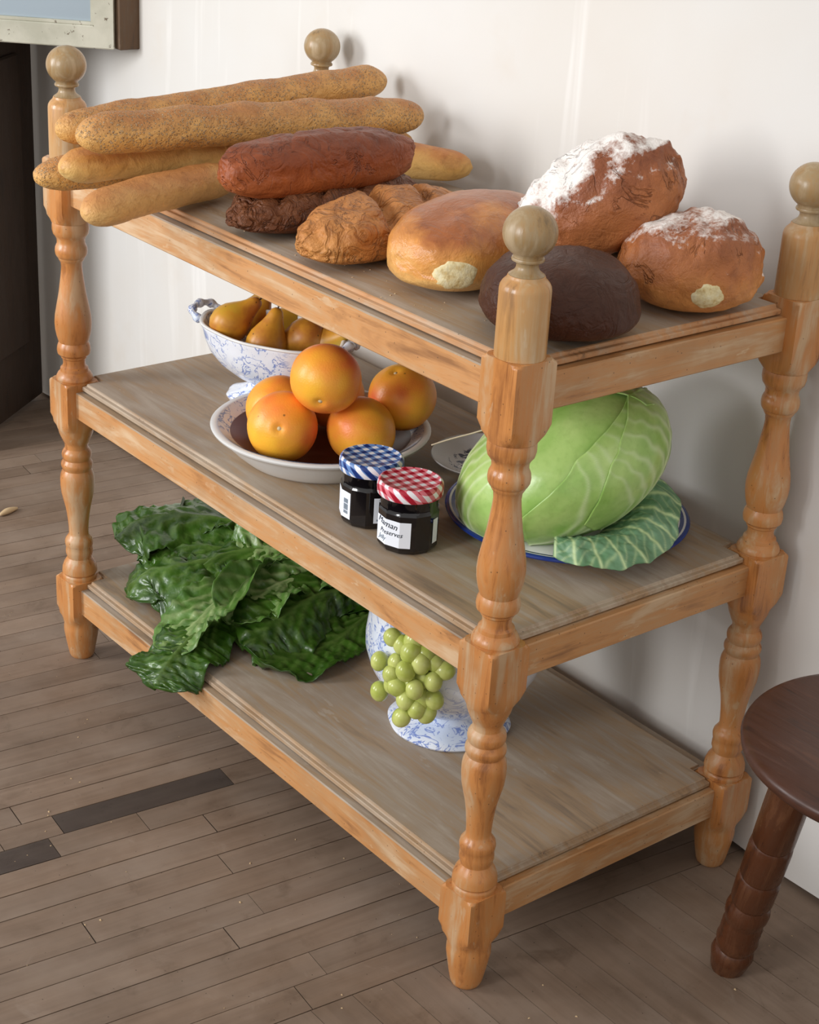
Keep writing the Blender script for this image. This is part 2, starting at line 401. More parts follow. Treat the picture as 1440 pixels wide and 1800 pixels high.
def frames(sp, up=(0, 0, 1)):
    out = []; up = np.array(up, float)
    for i in range(len(sp)):
        t = sp[min(i + 1, len(sp) - 1)] - sp[max(i - 1, 0)]; t = t / np.linalg.norm(t)
        s = np.cross(t, up); s = s / max(np.linalg.norm(s), 1e-6); u = np.cross(s, t); out.append((t, s, u))
    return out
def tube(pts, r, n=8, m=None, rfn=None):
    sp = catmull(pts, m or max(6, 6 * len(pts))); v = []
    t0 = sp[-1] - sp[0]; up = (0, 0, 1) if abs(t0[2]) < 0.8 * np.linalg.norm(t0) else (0.9, 0.3, 0.1)
    for i, (p, (t, s, u)) in enumerate(zip(sp, frames(sp, up))):
        rr = r if rfn is None else r * rfn(i / (len(sp) - 1))
        for j in range(n):
            a = 2 * PI * j / n; v.append(tuple(p + rr * (math.cos(a) * s + math.sin(a) * u)))
    f = grid_faces(len(sp), n, flip=True); f += [tuple(range(n)), tuple(range((len(sp) - 1) * n, len(sp) * n))[::-1]]
    return v, f
def nz(x, y, z, s=1.0, o=0.0): return mnoise.noise(Vector((x * s + o, y * s + o * 1.3, z * s - o * 0.7)))
def fbm(x, y, z, s, o=0.0, oct=4): return mnoise.fractal(Vector((x * s + o, y * s + o * 1.3, z * s - o * 0.7)), 1.0, 2.0, oct)

# ------------------------------------------------------------------ the setting
WALL = 0.478
nx_ = 90
wv = []
for i in range(nx_ + 1):
    x = -1.7 + 4.4 * i / nx_
    zb = 0.004 + 0.010 * abs(fbm(x, 0.2, 0, 14.0, 3.0)) + 0.004 * random.random()
    for y in (WALL, WALL + 0.1):
        wv += [(x, y, zb), (x, y, 2.6)]
wf = []
for i in range(nx_):
    a, b = 4 * i, 4 * (i + 1)
    wf += [(a, b, b + 1, a + 1), (a + 2, a + 3, b + 3, b + 2), (a + 1, b + 1, b + 3, a + 3), (a, a + 2, b + 2, b)]
wf += [(0, 1, 3, 2), (4 * nx_, 4 * nx_ + 2, 4 * nx_ + 3, 4 * nx_ + 1)]
tag(obj('wall_back', (wv, wf), 'plaster', smooth=False), 'off-white plaster wall behind the shelf rack', kind='structure')

floor = tag(obj('floor', box(-3.0, 3.2, -3.6, 0.60, -0.03, -0.0035), 'dark_gap', smooth=False), 'worn grey-brown wooden floorboards', kind='structure')
TH = math.radians(6.0)
ft, fn_ = np.array([math.sin(TH), math.cos(TH)]), np.array([math.cos(TH), -math.sin(TH)])
def plank(c4, mat):
    c = np.array(c4); ctr = c.mean(0); l = c - ctr
    ax = (l[1] - l[0]) / np.linalg.norm(l[1] - l[0]); ang = math.atan2(ax[1], ax[0])
    R = np.array([[math.cos(-ang), -math.sin(-ang)], [math.sin(-ang), math.cos(-ang)]])
    l = l @ R.T; v = []
    for z, e in ((-0.012, 0.0), (-0.0006, 0.0), (0.0, 0.0)):
        for p in l: v.append((p[0] - math.copysign(e, p[0]), p[1] - math.copysign(e, p[1]), z))
    f = grid_faces(3, 4) + [(8, 9, 10, 11)]
    return obj('plank', (v, f), mat, floor, (ctr[0], ctr[1], 0.0), (0, 0, ang), smooth=False)
BW, GAP = 0.046, 0.0009
NB = 0.9009
row = 0; n1 = NB
forced = {}
def nt(p): p = np.array(p); return float(p @ fn_), float(p @ ft)
for name_, a, b in STAINS:
    na, ta = nt(a); nb, tb = nt(b); k = int(math.floor((NB - (na + nb) / 2) / BW))
    forced.setdefault(k, []).append((min(ta, tb), max(ta, tb)))
rr = random.Random(3)
while n1 > -1.55:
    n0 = n1 - BW; t = -0.95 - rr.random() * 0.4; t_end = WALL + 0.12 + 0.15 * max(0.0, n1)
    cuts = []
    while t < t_end:
        l = 0.55 + 0.75 * rr.random(); cuts.append((t, min(t + l, t_end + 0.02), 'floor_wood')); t += l
    for f0, f1 in forced.get(row, []):
        new = []
        for a, b, mt in cuts:
            if b <= f0 or a >= f1: new.append((a, b, mt))
            else:
                if a < f0 - 0.02: new.append((a, f0, mt))
                if b > f1 + 0.02: new.append((f1, b, mt))
        new.append((f0, f1, 'floor_wood_stained')); cuts = new
    GAP = 0.0007 + 0.0014 * rr.random() ** 2
    for a, b, mt in cuts:
        p = [fn_ * (n1 - GAP / 2) + ft * (a + GAP / 2), fn_ * (n1 - GAP / 2) + ft * (b - GAP / 2), fn_ * (n0 + GAP / 2) + ft * (b - GAP / 2), fn_ * (n0 + GAP / 2) + ft * (a + GAP / 2)]
        plank(p, mt)
    n1 = n0; row += 1
y1 = 0.60
while y1 > -0.95:
    y0 = y1 - 0.056
    bx = lambda y: (NB - y * fn_[1]) / fn_[0]
    x = None; first = True; x_end = 2.35; cur = 0.0
    L0 = 0.25 + 0.6 * rr.random()
    xs = [0.0]
    while xs[-1] < 1.5: xs.append(xs[-1] + 0.35 + 0.6 * rr.random())
    for i in range(len(xs) - 1):
        xa0 = bx(y0) + 0.001 if i == 0 else bx(y0) + xs[i]; xa1 = bx(y1) + 0.001 if i == 0 else bx(y0) + xs[i]
        xb = bx(y0) + xs[i + 1] - GAP
        plank([(xa0, y0 + GAP / 2), (xb, y0 + GAP / 2), (xb, y1 - GAP / 2), (xa1, y1 - GAP / 2)], 'floor_wood')
    y1 = y0

# dark door leaf standing ajar at the far left, its shaded side towards the camera
dd = np.array([0.137, -0.178]); dd = dd / np.linalg.norm(dd)
door = empty('door_1', (-1.031, 0.455, 0.0), (0, 0, math.atan2(dd[1], dd[0])))
tag(door, 'dark brown door leaf standing ajar in the shade', kind='structure')
obj('door_leaf', box(-0.02, 0.33, -0.04, 0.0, 0.012, 2.0, 0.002), 'door_wood', door, smooth=False)
for zc, zh in ((0.45, 0.30), (1.35, 0.42)):
    obj('door_panel', box(0.05, 0.27, 0.0, 0.008, zc - zh, zc + zh, 0.004), 'door_wood', door, smooth=False)

# old glazed sash hanging out from the wall, upper left
sa = np.array([-0.645, 0.440]); sb_ = np.array([-0.790, 0.285]); sd = (sb_ - sa) / np.linalg.norm(sb_ - sa)
sash = empty('window_sash', (sa[0], sa[1], 0.813), (0, 0, math.atan2(sd[1], sd[0])))
tag(sash, 'old glazed sash with chipped pale paint hanging from the wall at top left', 'window sash')
# local: +x from the hinge side away, +y towards ... camera side is +y
SL, SHT, FW, FT = 0.30, 0.62, 0.040, 0.03
obj('stile', box(0, 0.036, -FT / 2, FT / 2, 0, SHT, 0.002), 'chipped_paint', sash, smooth=False)
obj('stile', box(SL - 0.036, SL, -FT / 2, FT / 2, 0, SHT, 0.002), 'chipped_paint', sash, smooth=False)
obj('bottom_rail', box(0.036, SL - 0.036, -FT / 2, FT / 2, 0, FW, 0.002), 'chipped_paint', sash, smooth=False)
obj('top_rail', box(0.036, SL - 0.036, -FT / 2, FT / 2, SHT - FW, SHT, 0.002), 'chipped_paint', sash, smooth=False)
obj('pane', box(0.034, SL - 0.034, -0.003, 0.002, FW - 0.003, SHT - FW + 0.003, 0.0005), 'metal_mirror', sash, smooth=False)
for a, b, c_, d_ in ((0.036, 0.042, FW, SHT - FW), (0.042, SL - 0.042, FW, FW + 0.006)):
    obj('glazing_bead', box(a, b, 0.002, 0.012, c_, d_, 0.001), 'chipped_paint', sash, smooth=False)
ba = -math.atan2(sd[1], sd[0])
bt = obj('hinge_batten', box(-0.010, 0.020, -0.002, 0.046, 0.0, SHT, 0.002), 'batten_wood', sash, smooth=False)
bt.rotation_euler = (0, 0, ba)

# ------------------------------------------------------------------ the shelf rack
Q = H * math.sqrt(2)
PROFILE = [(.795, .0268), (.7948, .0330), (.7925, .0372), (.790, Q), (.724, Q), (.713, .0335), (.7045, .0272), (.7035, .0258), (.7004, .0263), (.693, .0265), (.6865, .0250), (.684, .0228), (.679, .0201),
           (.6725, .0200), (.670, .0212), (.6665, .0226), (.6615, .0232), (.6565, .0226), (.653, .0208), (.6515, .0190), (.6495, .0186), (.647, .0172), (.6446, .0156), (.637, .0149), (.628, .0157), (.618, .0170), (.599, .0196), (.5796, .0234), (.566, .0259), (.5542, .0268), (.544, .0262),
           (.5345, .0245), (.5265, .0222), (.5245, .0214), (.5225, .0222), (.5185, .0238), (.5126, .0246), (.507, .0237), (.5045, .0212), (.503, .0190), (.5005, .0188), (.4985, .0170), (.4925, .0160), (.487, .0172), (.4845, .0202), (.482, .0206), (.480, .0208),
           (.4765, .0240), (.472, .0264), (.4685, .0268), (.4665, .0258), (.466, .0258), (.4658, .0330), (.4635, .0372), (.461, Q), (.409, Q), (.398, .0335), (.3895, .0274), (.3878, .0265), (.381, .0250), (.374, .0222), (.367, .0192), (.3645, .0178), (.3625, .0176), (.3600, .0172), (.3565, .0176), (.3535, .0200), (.350, .0218), (.3464, .0224),
           (.342, .0218), (.3385, .0204), (.3360, .0214), (.3330, .0234), (.3301, .0239), (.3265, .0235), (.3235, .0218), (.3215, .0214), (.318, .0232), (.313, .0250), (.3066, .0258), (.296, .0257), (.2829, .0244), (.271, .0217), (.2589, .0190), (.247, .0171), (.2347, .0158), (.224, .0150), (.2152, .0148), (.2118, .0160), (.209, .0180), (.205, .0206), (.2004, .0215), (.195, .0208), (.1925, .0198), (.187, .0206),
           (.1818, .0206), (.1770, .0190), (.1743, .0186), (.170, .0208), (.1656, .0236), (.158, .0262), (.1505, .0268), (.1485, .0255), (.147, .0244), (.1455, .0258), (.1425, .0264), (.1400, .0258), (.1395, .0258), (.1393, .0330), (.137, .0372), (.1345, Q), (.086, Q), (.075, .0335), (.0665, .0276), (.060, .0262), (.055, .0268), (.0476, .0269), (.036, .0252), (.0238, .0231), (.0130, .0211), (.0052, .0195), (.0015, .0180), (.0, .0165)]
def post_mesh(prof, n=64):
    v = []
    for z, r in prof:
        for j in range(n):
            a = 2 * PI * j / n
            rad = min(r, H / max(abs(math.cos(a)), abs(math.sin(a))))
            v.append((rad * math.cos(a), rad * math.sin(a), z))
    f = grid_faces(len(prof), n, flip=True); f += [tuple(range(n)), tuple(range((len(prof) - 1) * n, len(prof) * n))[::-1]]
    return v, f
CAP = [(.8800, .0186), (.8785, .0194), (.8770, .0196), (.8755, .0210), (.8725, .0240), (.8690, .0260), (.8650, .0267), (.830, .0268), (.7952, .0268)]
FIN = [(.9487, .0015)] + [(.9225 + .0263 * math.sin(math.radians(a)), .0276 * math.cos(math.radians(a))) for a in range(80, -62, -8)] + \
      [(.8980, .0150), (.8975, .0163), (.8960, .0168), (.8945, .0163), (.8935, .0128), (.8905, .0111), (.8875, .0114), (.8845, .0128), (.8825, .0152), (.8802, .0184)]
rack = empty('shelf_rack', (0, 0, 0))
tag(rack, 'three-tier worn pine shelf rack with turned posts and ball finials', 'shelf')
post0 = None
for i, (px, py) in enumerate(((0, 0), (S, 0), (S, D), (0, D))):
    if post0 is None:
        post0 = obj('post', post_mesh(PROFILE), 'post_wood', rack, (px, py, 0), sharp=32)
        obj('post_cap', post_mesh(CAP), 'post_cap_wood', post0, sharp=40)
        obj('finial', post_mesh(FIN), 'finial_wood', post0, sharp=50)
    else:
        pp = copy_tree(post0, rack); pp.location = (px, py, 0)
TIERS = [(.732, .774, .787), (.413, .4545, .4665), (.0855, .1285, .141)]
for rb, rt, zt in TIERS:
    ri = [0] * 8 + [1] * 4 + [0, 1]
    obj('front_rail', box(H - .001, S - H + .001, -.013, .009, rb, rt, .0015), ['rail_wood', 'board_wood'], rack, smooth=False, idx=ri)
    obj('back_rail', box(H - .001, S - H + .001, D - .009, D + .013, rb, rt, .0015), ['rail_wood', 'board_wood'], rack, smooth=False, idx=ri)
    obj('side_rail', box(S - .010, S + .012, H - .001, D - H + .001, rb, rt, .0015), 'side_rail_wood', rack, smooth=False)
    obj('side_rail', box(-.012, .010, H - .001, D - H + .001, rb, rt, .0015), 'side_rail_wood', rack, smooth=False)
    v = []
    zb = rt + .0020
    rings = [(0.0008, zb), (0, zb + .0010), (0, zb + .0052), (.001, zb + .0063), (.0055, zb + .0068), (.0062, zb + .0078), (.0066, zt - .0008), (.0080, zt)]
    for d_, z in rings:
        x0, x1, y0, y1 = -.003 + d_, .953 - d_, -.003 + d_, .4245 - d_; nn = H + .0015 + d_ * .3
        v += [(x, y, z) for x, y in ((nn, y0), (S - nn, y0), (S - nn, nn), (x1, nn), (x1, D - nn), (S - nn, D - nn), (S - nn, y1), (nn, y1), (nn, D - nn), (x0, D - nn), (x0, nn), (nn, nn))]
    f = grid_faces(len(rings), 12); k = 12 * (len(rings) - 1)
    f += [tuple(range(12))[::-1], (k, k + 1, k + 2, k + 11), (k + 11, k + 2, k + 5, k + 8), (k + 10, k + 11, k + 8, k + 9), (k + 2, k + 3, k + 4, k + 5), (k + 8, k + 5, k + 6, k + 7)]
    idx = [1] * (12 * (len(rings) - 1) + 1) + [0] * 5
    obj('shelf_board', (v, f), ['board_wood', 'nosing_wood' if zt > .7 else 'nosing_grey_wood'], rack, smooth=False, idx=idx)

# ------------------------------------------------------------------ bread
Z1, Z2, Z3 = .787, .4665, .141
def loaf(name, loc, L, W_, Ht, mat, label, yaw=0.0, pitch=0.0, roll=0.0, seed=0.0, n=2.4, lump=0.05, wrk=0.03, cut=None, nu=96, nv=56, group=None, cat='bread loaf', flat=0.62):
    v = []
    for i in range(nu + 1):
        th = PI * i / nu; th = min(max(th, 0.004), PI - 0.004)
        for j in range(nv):
            a = 2 * PI * j / nv
            p = np.array([-math.cos(th), math.sin(th) * math.cos(a), math.sin(th) * math.sin(a)])
            p = p / (abs(p) ** n).sum() ** (1 / n)
            x, y, z = p
            k = 1 + lump * fbm(x, y, z, 1.3, seed, 2) + wrk * 0.55 * fbm(x, y, z, 3.4, seed + 5, 3) + wrk * 0.12 * fbm(x, y, z, 10, seed + 9, 2)
            zz = z if z > 0 else z * flat
            q = np.array([x * L / 2, y * W_ / 2, (zz + flat) / (1 + flat) * Ht]) 
            q[0] *= k; q[1] *= k; q[2] = q[2] * (1 + (k - 1) * 1.4) if z > -0.2 else q[2]
            if cut: q = cut(q, x, y, z)
            q[2] = max(q[2], 0.0) if not pitch and not roll else q[2]
            v.append(tuple(q))
    f = grid_faces(nu + 1, nv, flip=True)
    f += [tuple(range(nv)), tuple(range(nu * nv, (nu + 1) * nv))[::-1]]
    o = obj(name, (v, f), mat, None, loc, (roll, pitch, yaw))
    return tag(o, label, cat, group)
def groove(axis, pos, w, d, skew=0.0):
    def fn(q, x, y, z):
        s = (x if axis == 0 else y) - pos - skew * (y if axis == 0 else x)
        if z > -0.1: q[2] -= d * math.exp(-(s / w) ** 2) * min(1, z + 0.1)
        return q
    return fn
def many(*fs):
    def fn(q, x, y, z):
        for g in fs: q = g(q, x, y, z)
        return q
    return fn

def baguette(name, pts, r, mat, label, seed, taper=(0.9, 0.9), slash=0.05, wid=1.06, hgt=0.95, n=28, m_=110):
    P = np.array(pts, float); base = np.array([P[:, 0].mean(), P[:, 1].mean(), P[:, 2].min() - r])
    sp = catmull(P - base, m_); fr = frames(sp)
    seg = np.r_[0, np.cumsum([np.linalg.norm(sp[i + 1] - sp[i]) for i in range(m_ - 1)])]; Lt = seg[-1]
    v = []
    for i, (p, (t, s, u)) in enumerate(zip(sp, fr)):
        e0, e1 = seg[i] / (r * 1.6), (Lt - seg[i]) / (r * 1.6)
        k = 1.0
        for e, tp in ((e0, taper[0]), (e1, taper[1])):
            if e < 1: k *= max(0.02, math.sqrt(max(0.0, 1 - (1 - e) ** 2)))
            k *= 1 - (1 - tp) * math.exp(-e / 2.2)
        k *= 1 + 0.06 * nz(seg[i], 0, 0, 14, seed)
        for j in range(n):
            a = 2 * PI * j / n; ca, sa_ = math.cos(a), math.sin(a)
            top = max(0.0, sa_)
            g = 1 + slash * top * math.sin((seg[i] * 1.0 + 0.35 * r * ca) / 0.052 * PI + seed) + 0.05 * fbm(p[0] + ca * r, p[1], p[2] + sa_ * r, 42, seed, 4)
            rr_ = r * k * g
            v.append(tuple(p + rr_ * (wid * ca * s + (hgt if sa_ > 0 else hgt * 0.92) * sa_ * u)))
    f = grid_faces(m_, n, flip=True); f += [tuple(range(n)), tuple(range((m_ - 1) * n, m_ * n))[::-1]]
    o = obj(name, (v, f), mat, None, tuple(base))
    return tag(o, label, 'baguette', 'baguettes piled on the top shelf')
baguette('baguette', [(.338, -.158, .812), (.308, -.075, .815), (.280, .03, .8155), (.266, .10, .816)], .0275, 'baguette_dusty', 'pale dusty baguette in front, its tip jutting lowest over the shelf edge', 1.2, slash=0.02)
baguette('baguette', [(.196, -.116, .833), (.186, 0, .832), (.204, .12, .830), (.275, .30, .824), (.356, .44, .813)], .0275, 'baguette_gold', 'smooth golden baguette under the seeded one, its far tip beside the wall', 2.7, slash=0.03)
baguette('baguette', [(.142, -.126, .812), (.150, 0, .813), (.166, .2, .813), (.205, .452, .815)], .0265, 'baguette_seeded', 'baguette at the bottom of the pile, its knobbly seeded tip furthest left', 4.1, slash=0.05)
baguette('baguette', [(.228, -.109, .880), (.238, .05, .879), (.242, .22, .874), (.240, .436, .864)], .0305, 'baguette_seeded', 'thick seeded baguette lying across the pile above the red-brown loaf', 5.5, slash=0.05)
baguette('baguette', [(.142, -.092, .868), (.134, .1, .876), (.128, .3, .886), (.128, .455, .893)], .0275, 'baguette_seeded', 'topmost baguette, leaning up at the back of the pile below the ball finial', 7.7, slash=0.03)

loaf('dark_loaf', (.420, .140, Z1), .300, .112, .062, 'crust_darkbrown', 'dark scored loaf lying under the red-brown long loaf', yaw=math.radians(97), seed=3, wrk=0.07, n=2.5, lump=0.03,
     cut=many(groove(0, -0.45, 0.05, 0.010, 0.5), groove(0, 0.05, 0.04, 0.010, 0.5), groove(0, 0.5, 0.04, 0.010, 0.5)))
loaf('long_loaf', (.424, .124, .830), .288, .086, .074, 'crust_redbrown', 'smooth red-brown long loaf lying on the dark scored loaf', yaw=math.radians(91), seed=8, wrk=0.04, n=2.9, lump=0.03, flat=0.9,
     cut=many(groove(0, -0.30, 0.02, 0.003, 0.25), groove(0, 0.25, 0.02, 0.003, -0.3)))
loaf('tan_loaf', (.553, .132, Z1), .290, .120, .070, 'crust_tan', 'tan wrinkled loaf with a deep split across its top', yaw=math.radians(106), seed=12, wrk=0.06, n=2.5, lump=0.03,
     cut=many(groove(0, -0.10, 0.07, 0.022, 0.30), groove(0, 0.45, 0.06, 0.014, 0.30)))
gold = loaf('golden_loaf', (.690, .156, Z1), .262, .150, .094, 'crust_golden', 'shiny golden loaf with a pale torn patch at its near end', yaw=math.radians(110), seed=21, wrk=0.02, n=2.6, lump=0.03)
rye = loaf('rye_loaf', (.892, .106, Z1), .172, .160, .086, 'crust_rye', 'very dark round rye loaf behind the front corner post', yaw=math.radians(50), seed=31, wrk=0.03, n=2.4, lump=0.03)
flr = loaf('floured_loaf', (.896, .302, Z1), .162, .158, .112, 'crust_floured_pale', 'domed floured loaf with a pale bald spot near the right-hand post', yaw=math.radians(40), seed=41, wrk=0.07, n=2.25, lump=0.06)
loaf('floured_loaf', (.672, .366, Z1), .170, .110, .078, 'crust_floured', 'floured loaf mostly hidden behind the big floured loaf and front finial', yaw=math.radians(60), seed=47, wrk=0.06, n=2.3)
loaf('floured_loaf', (.812, .272, .838), .192, .130, .120, 'crust_floured', 'big cracked loaf dusted with flour, perched on top of the other loaves', yaw=math.radians(50), pitch=math.radians(-28), seed=55, wrk=0.08, n=2.35, lump=0.06, flat=0.85)
from mathutils.bvhtree import BVHTree
def tree_of(o): return BVHTree.FromPolygons([v.co for v in o.data.vertices], [tuple(p.vertices) for p in o.data.polygons])
def patch(name, parent, center, normal, rx, ry, mat, seed=0):
    # a thin skin laid on the parent's surface
    nrm = Vector(normal).normalized(); ex = nrm.cross(Vector((0, 0, 1))).normalized(); ey = nrm.cross(ex); t = tree_of(parent)
    v = []; n_ = 32; radii = (0.0, 0.25, 0.5, 0.75, 0.93, 1.0)
    for rad in radii:
        for j in range(n_ if rad else 1):
            a = 2 * PI * j / n_; w = rad * (1 + 0.20 * nz(math.cos(a), math.sin(a), seed, 2.2) + 0.14 * nz(math.cos(a), math.sin(a), seed, 6.0))
            p = Vector(center) + ex * (rx * w * math.cos(a)) + ey * (ry * w * math.sin(a))
            h, nn, _, _ = t.ray_cast(p + nrm * 0.05, -nrm)
            v.append(tuple((h if h else p) + nrm * (0.0011 if rad < 0.99 else -0.0006)))
    f = [(0, 1 + j, 1 + (j + 1) % n_) for j in range(n_)]
    for k in range(len(radii) - 2): f += [(1 + k * n_ + j, 1 + (k + 1) * n_ + j, 1 + (k + 1) * n_ + (j + 1) % n_, 1 + k * n_ + (j + 1) % n_) for j in range(n_)]
    return obj(name, (v, f), mat, parent)
def on_surface(o, uv):
    # the point of the object seen at photo pixel uv, in the object's space, with its normal
    R = cam.matrix_world.to_3x3(); d = R @ Vector(((uv[0] - 720) / 3009.54, -(uv[1] - 900) / 3009.54, -1.0))
    Mi = o.rotation_euler.to_matrix().inverted()
    h, nn, _, _ = tree_of(o).ray_cast(Mi @ (cam.location - o.location), (Mi @ d).normalized())
    if h and nn.dot(Mi @ d) > 0: nn = -nn
    return h, nn
h_, nn_ = on_surface(flr, (1246, 524))
if h_: patch('bald_spot', flr, h_, nn_, .0175, .0150, 'soft_crumb', 3)
h_, nn_ = on_surface(gold, (802, 488))
if h_: patch('torn_patch', gold, h_, nn_, .025, .017, 'soft_crumb', 9)

# ------------------------------------------------------------------ middle tier: fruit bowl with grapefruit
def dish(prof_out, prof_in, n=72, sx=1, sy=1, fn=None):
    return lathe(list(prof_out) + list(prof_in), n, sx, sy, fn)
BC = (.423, .143)
bowl = obj('fruit_bowl', dish([(.090, 0), (.102, .0), (.107, .004), (.121, .016), (.135, .0305), (.1420, .0375), (.1475, .0400), (.1485, .0428), (.1460, .0450)], [(.1390, .0440), (.1300, .0385), (.106, .021), (.080, .0095), (.02, .008)]), 'white_china', None, (BC[0], BC[1], Z2), sharp=50)
tag(bowl, 'wide shallow white china bowl holding the grapefruit', 'bowl')
inn = [(.1386, .0446), (.1302, .0392), (.1220, .0335)]
obj('well', lathe([(.1218, .0333), (.1063, .0217), (.0803, .0102), (.005, .0090)], 72, cap=(False, True)), 'brown_shaded_glaze', bowl)
obj('painted_rim', lathe(inn, 72, cap=(False, False)), 'blue_floral_china', bowl)
def ball(r, sq=0.94, seed=0, dim=0.004, nu=40, nv=48):
    v = []
    for i in range(nu + 1):
        th = min(max(PI * i / nu, 0.01), PI - 0.01)
        for j in range(nv):
            a = 2 * PI * j / nv; x, y, z = math.sin(th) * math.cos(a), math.sin(th) * math.sin(a), math.cos(th)
            k = r * (1 + 0.02 * nz(x, y, z, 1.6, seed))
            zz = z * sq * k - dim * math.exp(-(th / 0.13) ** 2) + 0.003 * math.exp(-((PI - th) / 0.3) ** 2)
            v.append((x * k, y * k, zz))
    f = grid_faces(nu + 1, nv, flip=True); f += [tuple(range(nv)), tuple(range(nu * nv, (nu + 1) * nv))[::-1]]
    return v, f
GF = [((.439, .069, .527), 'orange-yellow grapefruit at the front left, its stem scar facing out', (72, 0, 48)), ((.373, .110, .521), 'grapefruit half hidden behind the front left one', (20, 40, 0)), ((.492, .158, .522), 'plain orange grapefruit at the front right, just behind the blue-lidded jar', (160, 30, 10)),
      ((.473, .240, .547), 'reddish grapefruit at the right, stem scar facing up', (14, -18, 60)), ((.480, .106, .600), 'yellow-orange grapefruit sitting on top of the others', (150, 60, 100)), ((.366, .200, .524), 'deep orange grapefruit buried at the back of the bowl', (40, 70, 20))]
for i, (p, lab, r_) in enumerate(GF):
    o = obj('grapefruit', ball(.0465, .95, i * 3.1), 'grapefruit_skin', None, p, tuple(math.radians(a) for a in r_))
    tag(o, lab, 'grapefruit', 'grapefruit in the white bowl')
    star = []
    for j in range(20):
        a = 2 * PI * j / 20; rr_ = .0052 if j % 2 else .0030; star.append((rr_ * .75 * math.cos(a), rr_ * .75 * math.sin(a), .0007))
    obj('stem_scar', ([(0, 0, .002)] + star + [(x * 1.1, y * 1.1, -.002) for x, y, z in star], [(0, 1 + j, 1 + (j + 1) % 20) for j in range(20)] + [(1 + j, 21 + j, 21 + (j + 1) % 20, 1 + (j + 1) % 20) for j in range(20)]), 'pith', o, (0, 0, .0465 * .95 - .0040))

# ------------------------------------------------------------------ tureen with pears
TA = math.radians(16)
TC = (.220, .200)
def wavy(amt, k, ph=0.0): return lambda r, z, a: (r * (1 + amt * math.cos(k * a + ph)), z)
tur = empty('footed_tureen', (TC[0], TC[1], Z2), (0, 0, TA))
tag(tur, 'oval footed china tureen with blue flowers, filled with pears', 'tureen')
SX, SY = 1.20, 0.74
obj('bowl', dish([(.030, .026), (.034, .027), (.050, .034), (.072, .049), (.087, .067), (.0950, .086), (.0980, .100), (.1005, .105), (.0995, .1085)], [(.0955, .1070), (.0925, .098), (.083, .068), (.062, .046), (.02, .036)], 72, SX, SY, wavy(.012, 8)), 'blue_floral_china', tur, sharp=60)
obj('rim', lathe([(.0985, .1055), (.1012, .1055), (.1022, .1075), (.1005, .1095), (.0965, .1092), (.0950, .1070)], 72, SX, SY, wavy(.012, 8), cap=(False, False)), 'white_china', tur)
obj('foot', dish([(.058, 0), (.060, .004), (.056, .008), (.044, .013), (.033, .019), (.029, .026), (.031, .030)], [(.02, .030)], 64, 1.2, 0.85, wavy(.03, 8)), 'blue_floral_china', tur, sharp=60)
for s in (-1, 1):
    hx = s * .1010 * SX
    hd = join(tube([(hx - s * .006, -.026, .101), (hx + s * .012, -.022, .111), (hx + s * .017, 0, .116), (hx + s * .012, .022, .111), (hx - s * .006, .026, .101)], .0058, 10, 28, lambda t: 1 + 0.25 * math.sin(t * 9 * PI)),
              lathe([(.0005, .108), (.004, .109), (.0062, .113), (.004, .117), (.0005, .118)], 12) if False else ([], []))
    obj('handle', hd, 'blue_floral_china', tur)
PEAR = [(.0008, .001), (.010, .0), (.020, .0035), (.0285, .012), (.0330, .024), (.0335, .034), (.0305, .046), (.0245, .057), (.0185, .067), (.0145, .076), (.0120, .084), (.0095, .090), (.0050, .0935), (.0006, .0935)]
def pear(center, axis, label, k=1.0, seed=0):
    o = obj('pear', lathe([(r * k, z * k - .038 * k) for r, z in PEAR], 36, fn=lambda r, z, a: (r * (1 + .03 * math.cos(a * 2 + seed) + .02 * math.cos(a * 3)), z)), 'pear_skin')
    o.location = center; o.rotation_euler = Vector(axis).to_track_quat('Z', 'Y').to_euler()
    tag(o, label, 'pear', 'pears in the blue and white tureen')
    obj('stem', tube([(0, 0, .053 * k), (.001, 0, .062 * k), (.004, .002, .070 * k), (.010, .004, .077 * k)], .0013, 7, 12), 'stem_brown', o)
def at_height(u, v_, z):
    d_ = cam.matrix_world.to_3x3() @ Vector(((u - 720) / 3009.54, -(v_ - 900) / 3009.54, -1.0)); return cam.location + d_ * ((z - cam.location.z) / d_.z)
pear(at_height(410, 563, .582), (.36, .66, .62), 'big golden pear at the left end of the tureen, neck tipped up', 0.88, 1)
pear(at_height(470, 598, .566), (.10, .28, .95), 'brownish pear standing neck up at the front of the tureen', 0.88, 2)
pear(at_height(532, 596, .566), (-.5, -.8, -.3), 'round-ended pear at the front right of the tureen', 0.85, 3)
pear(at_height(446, 556, .560), (.25, .35, .9), 'yellow pear at the back left of the tureen, only its neck showing', 0.88, 4)
pear(at_height(500, 572, .556), (.3, .5, .7), 'yellow-green pear at the back of the tureen', 0.85, 5)
pear(at_height(575, 602, .562), (.8, .2, .5), 'shaded pear at the right end of the tureen', 0.80, 6)

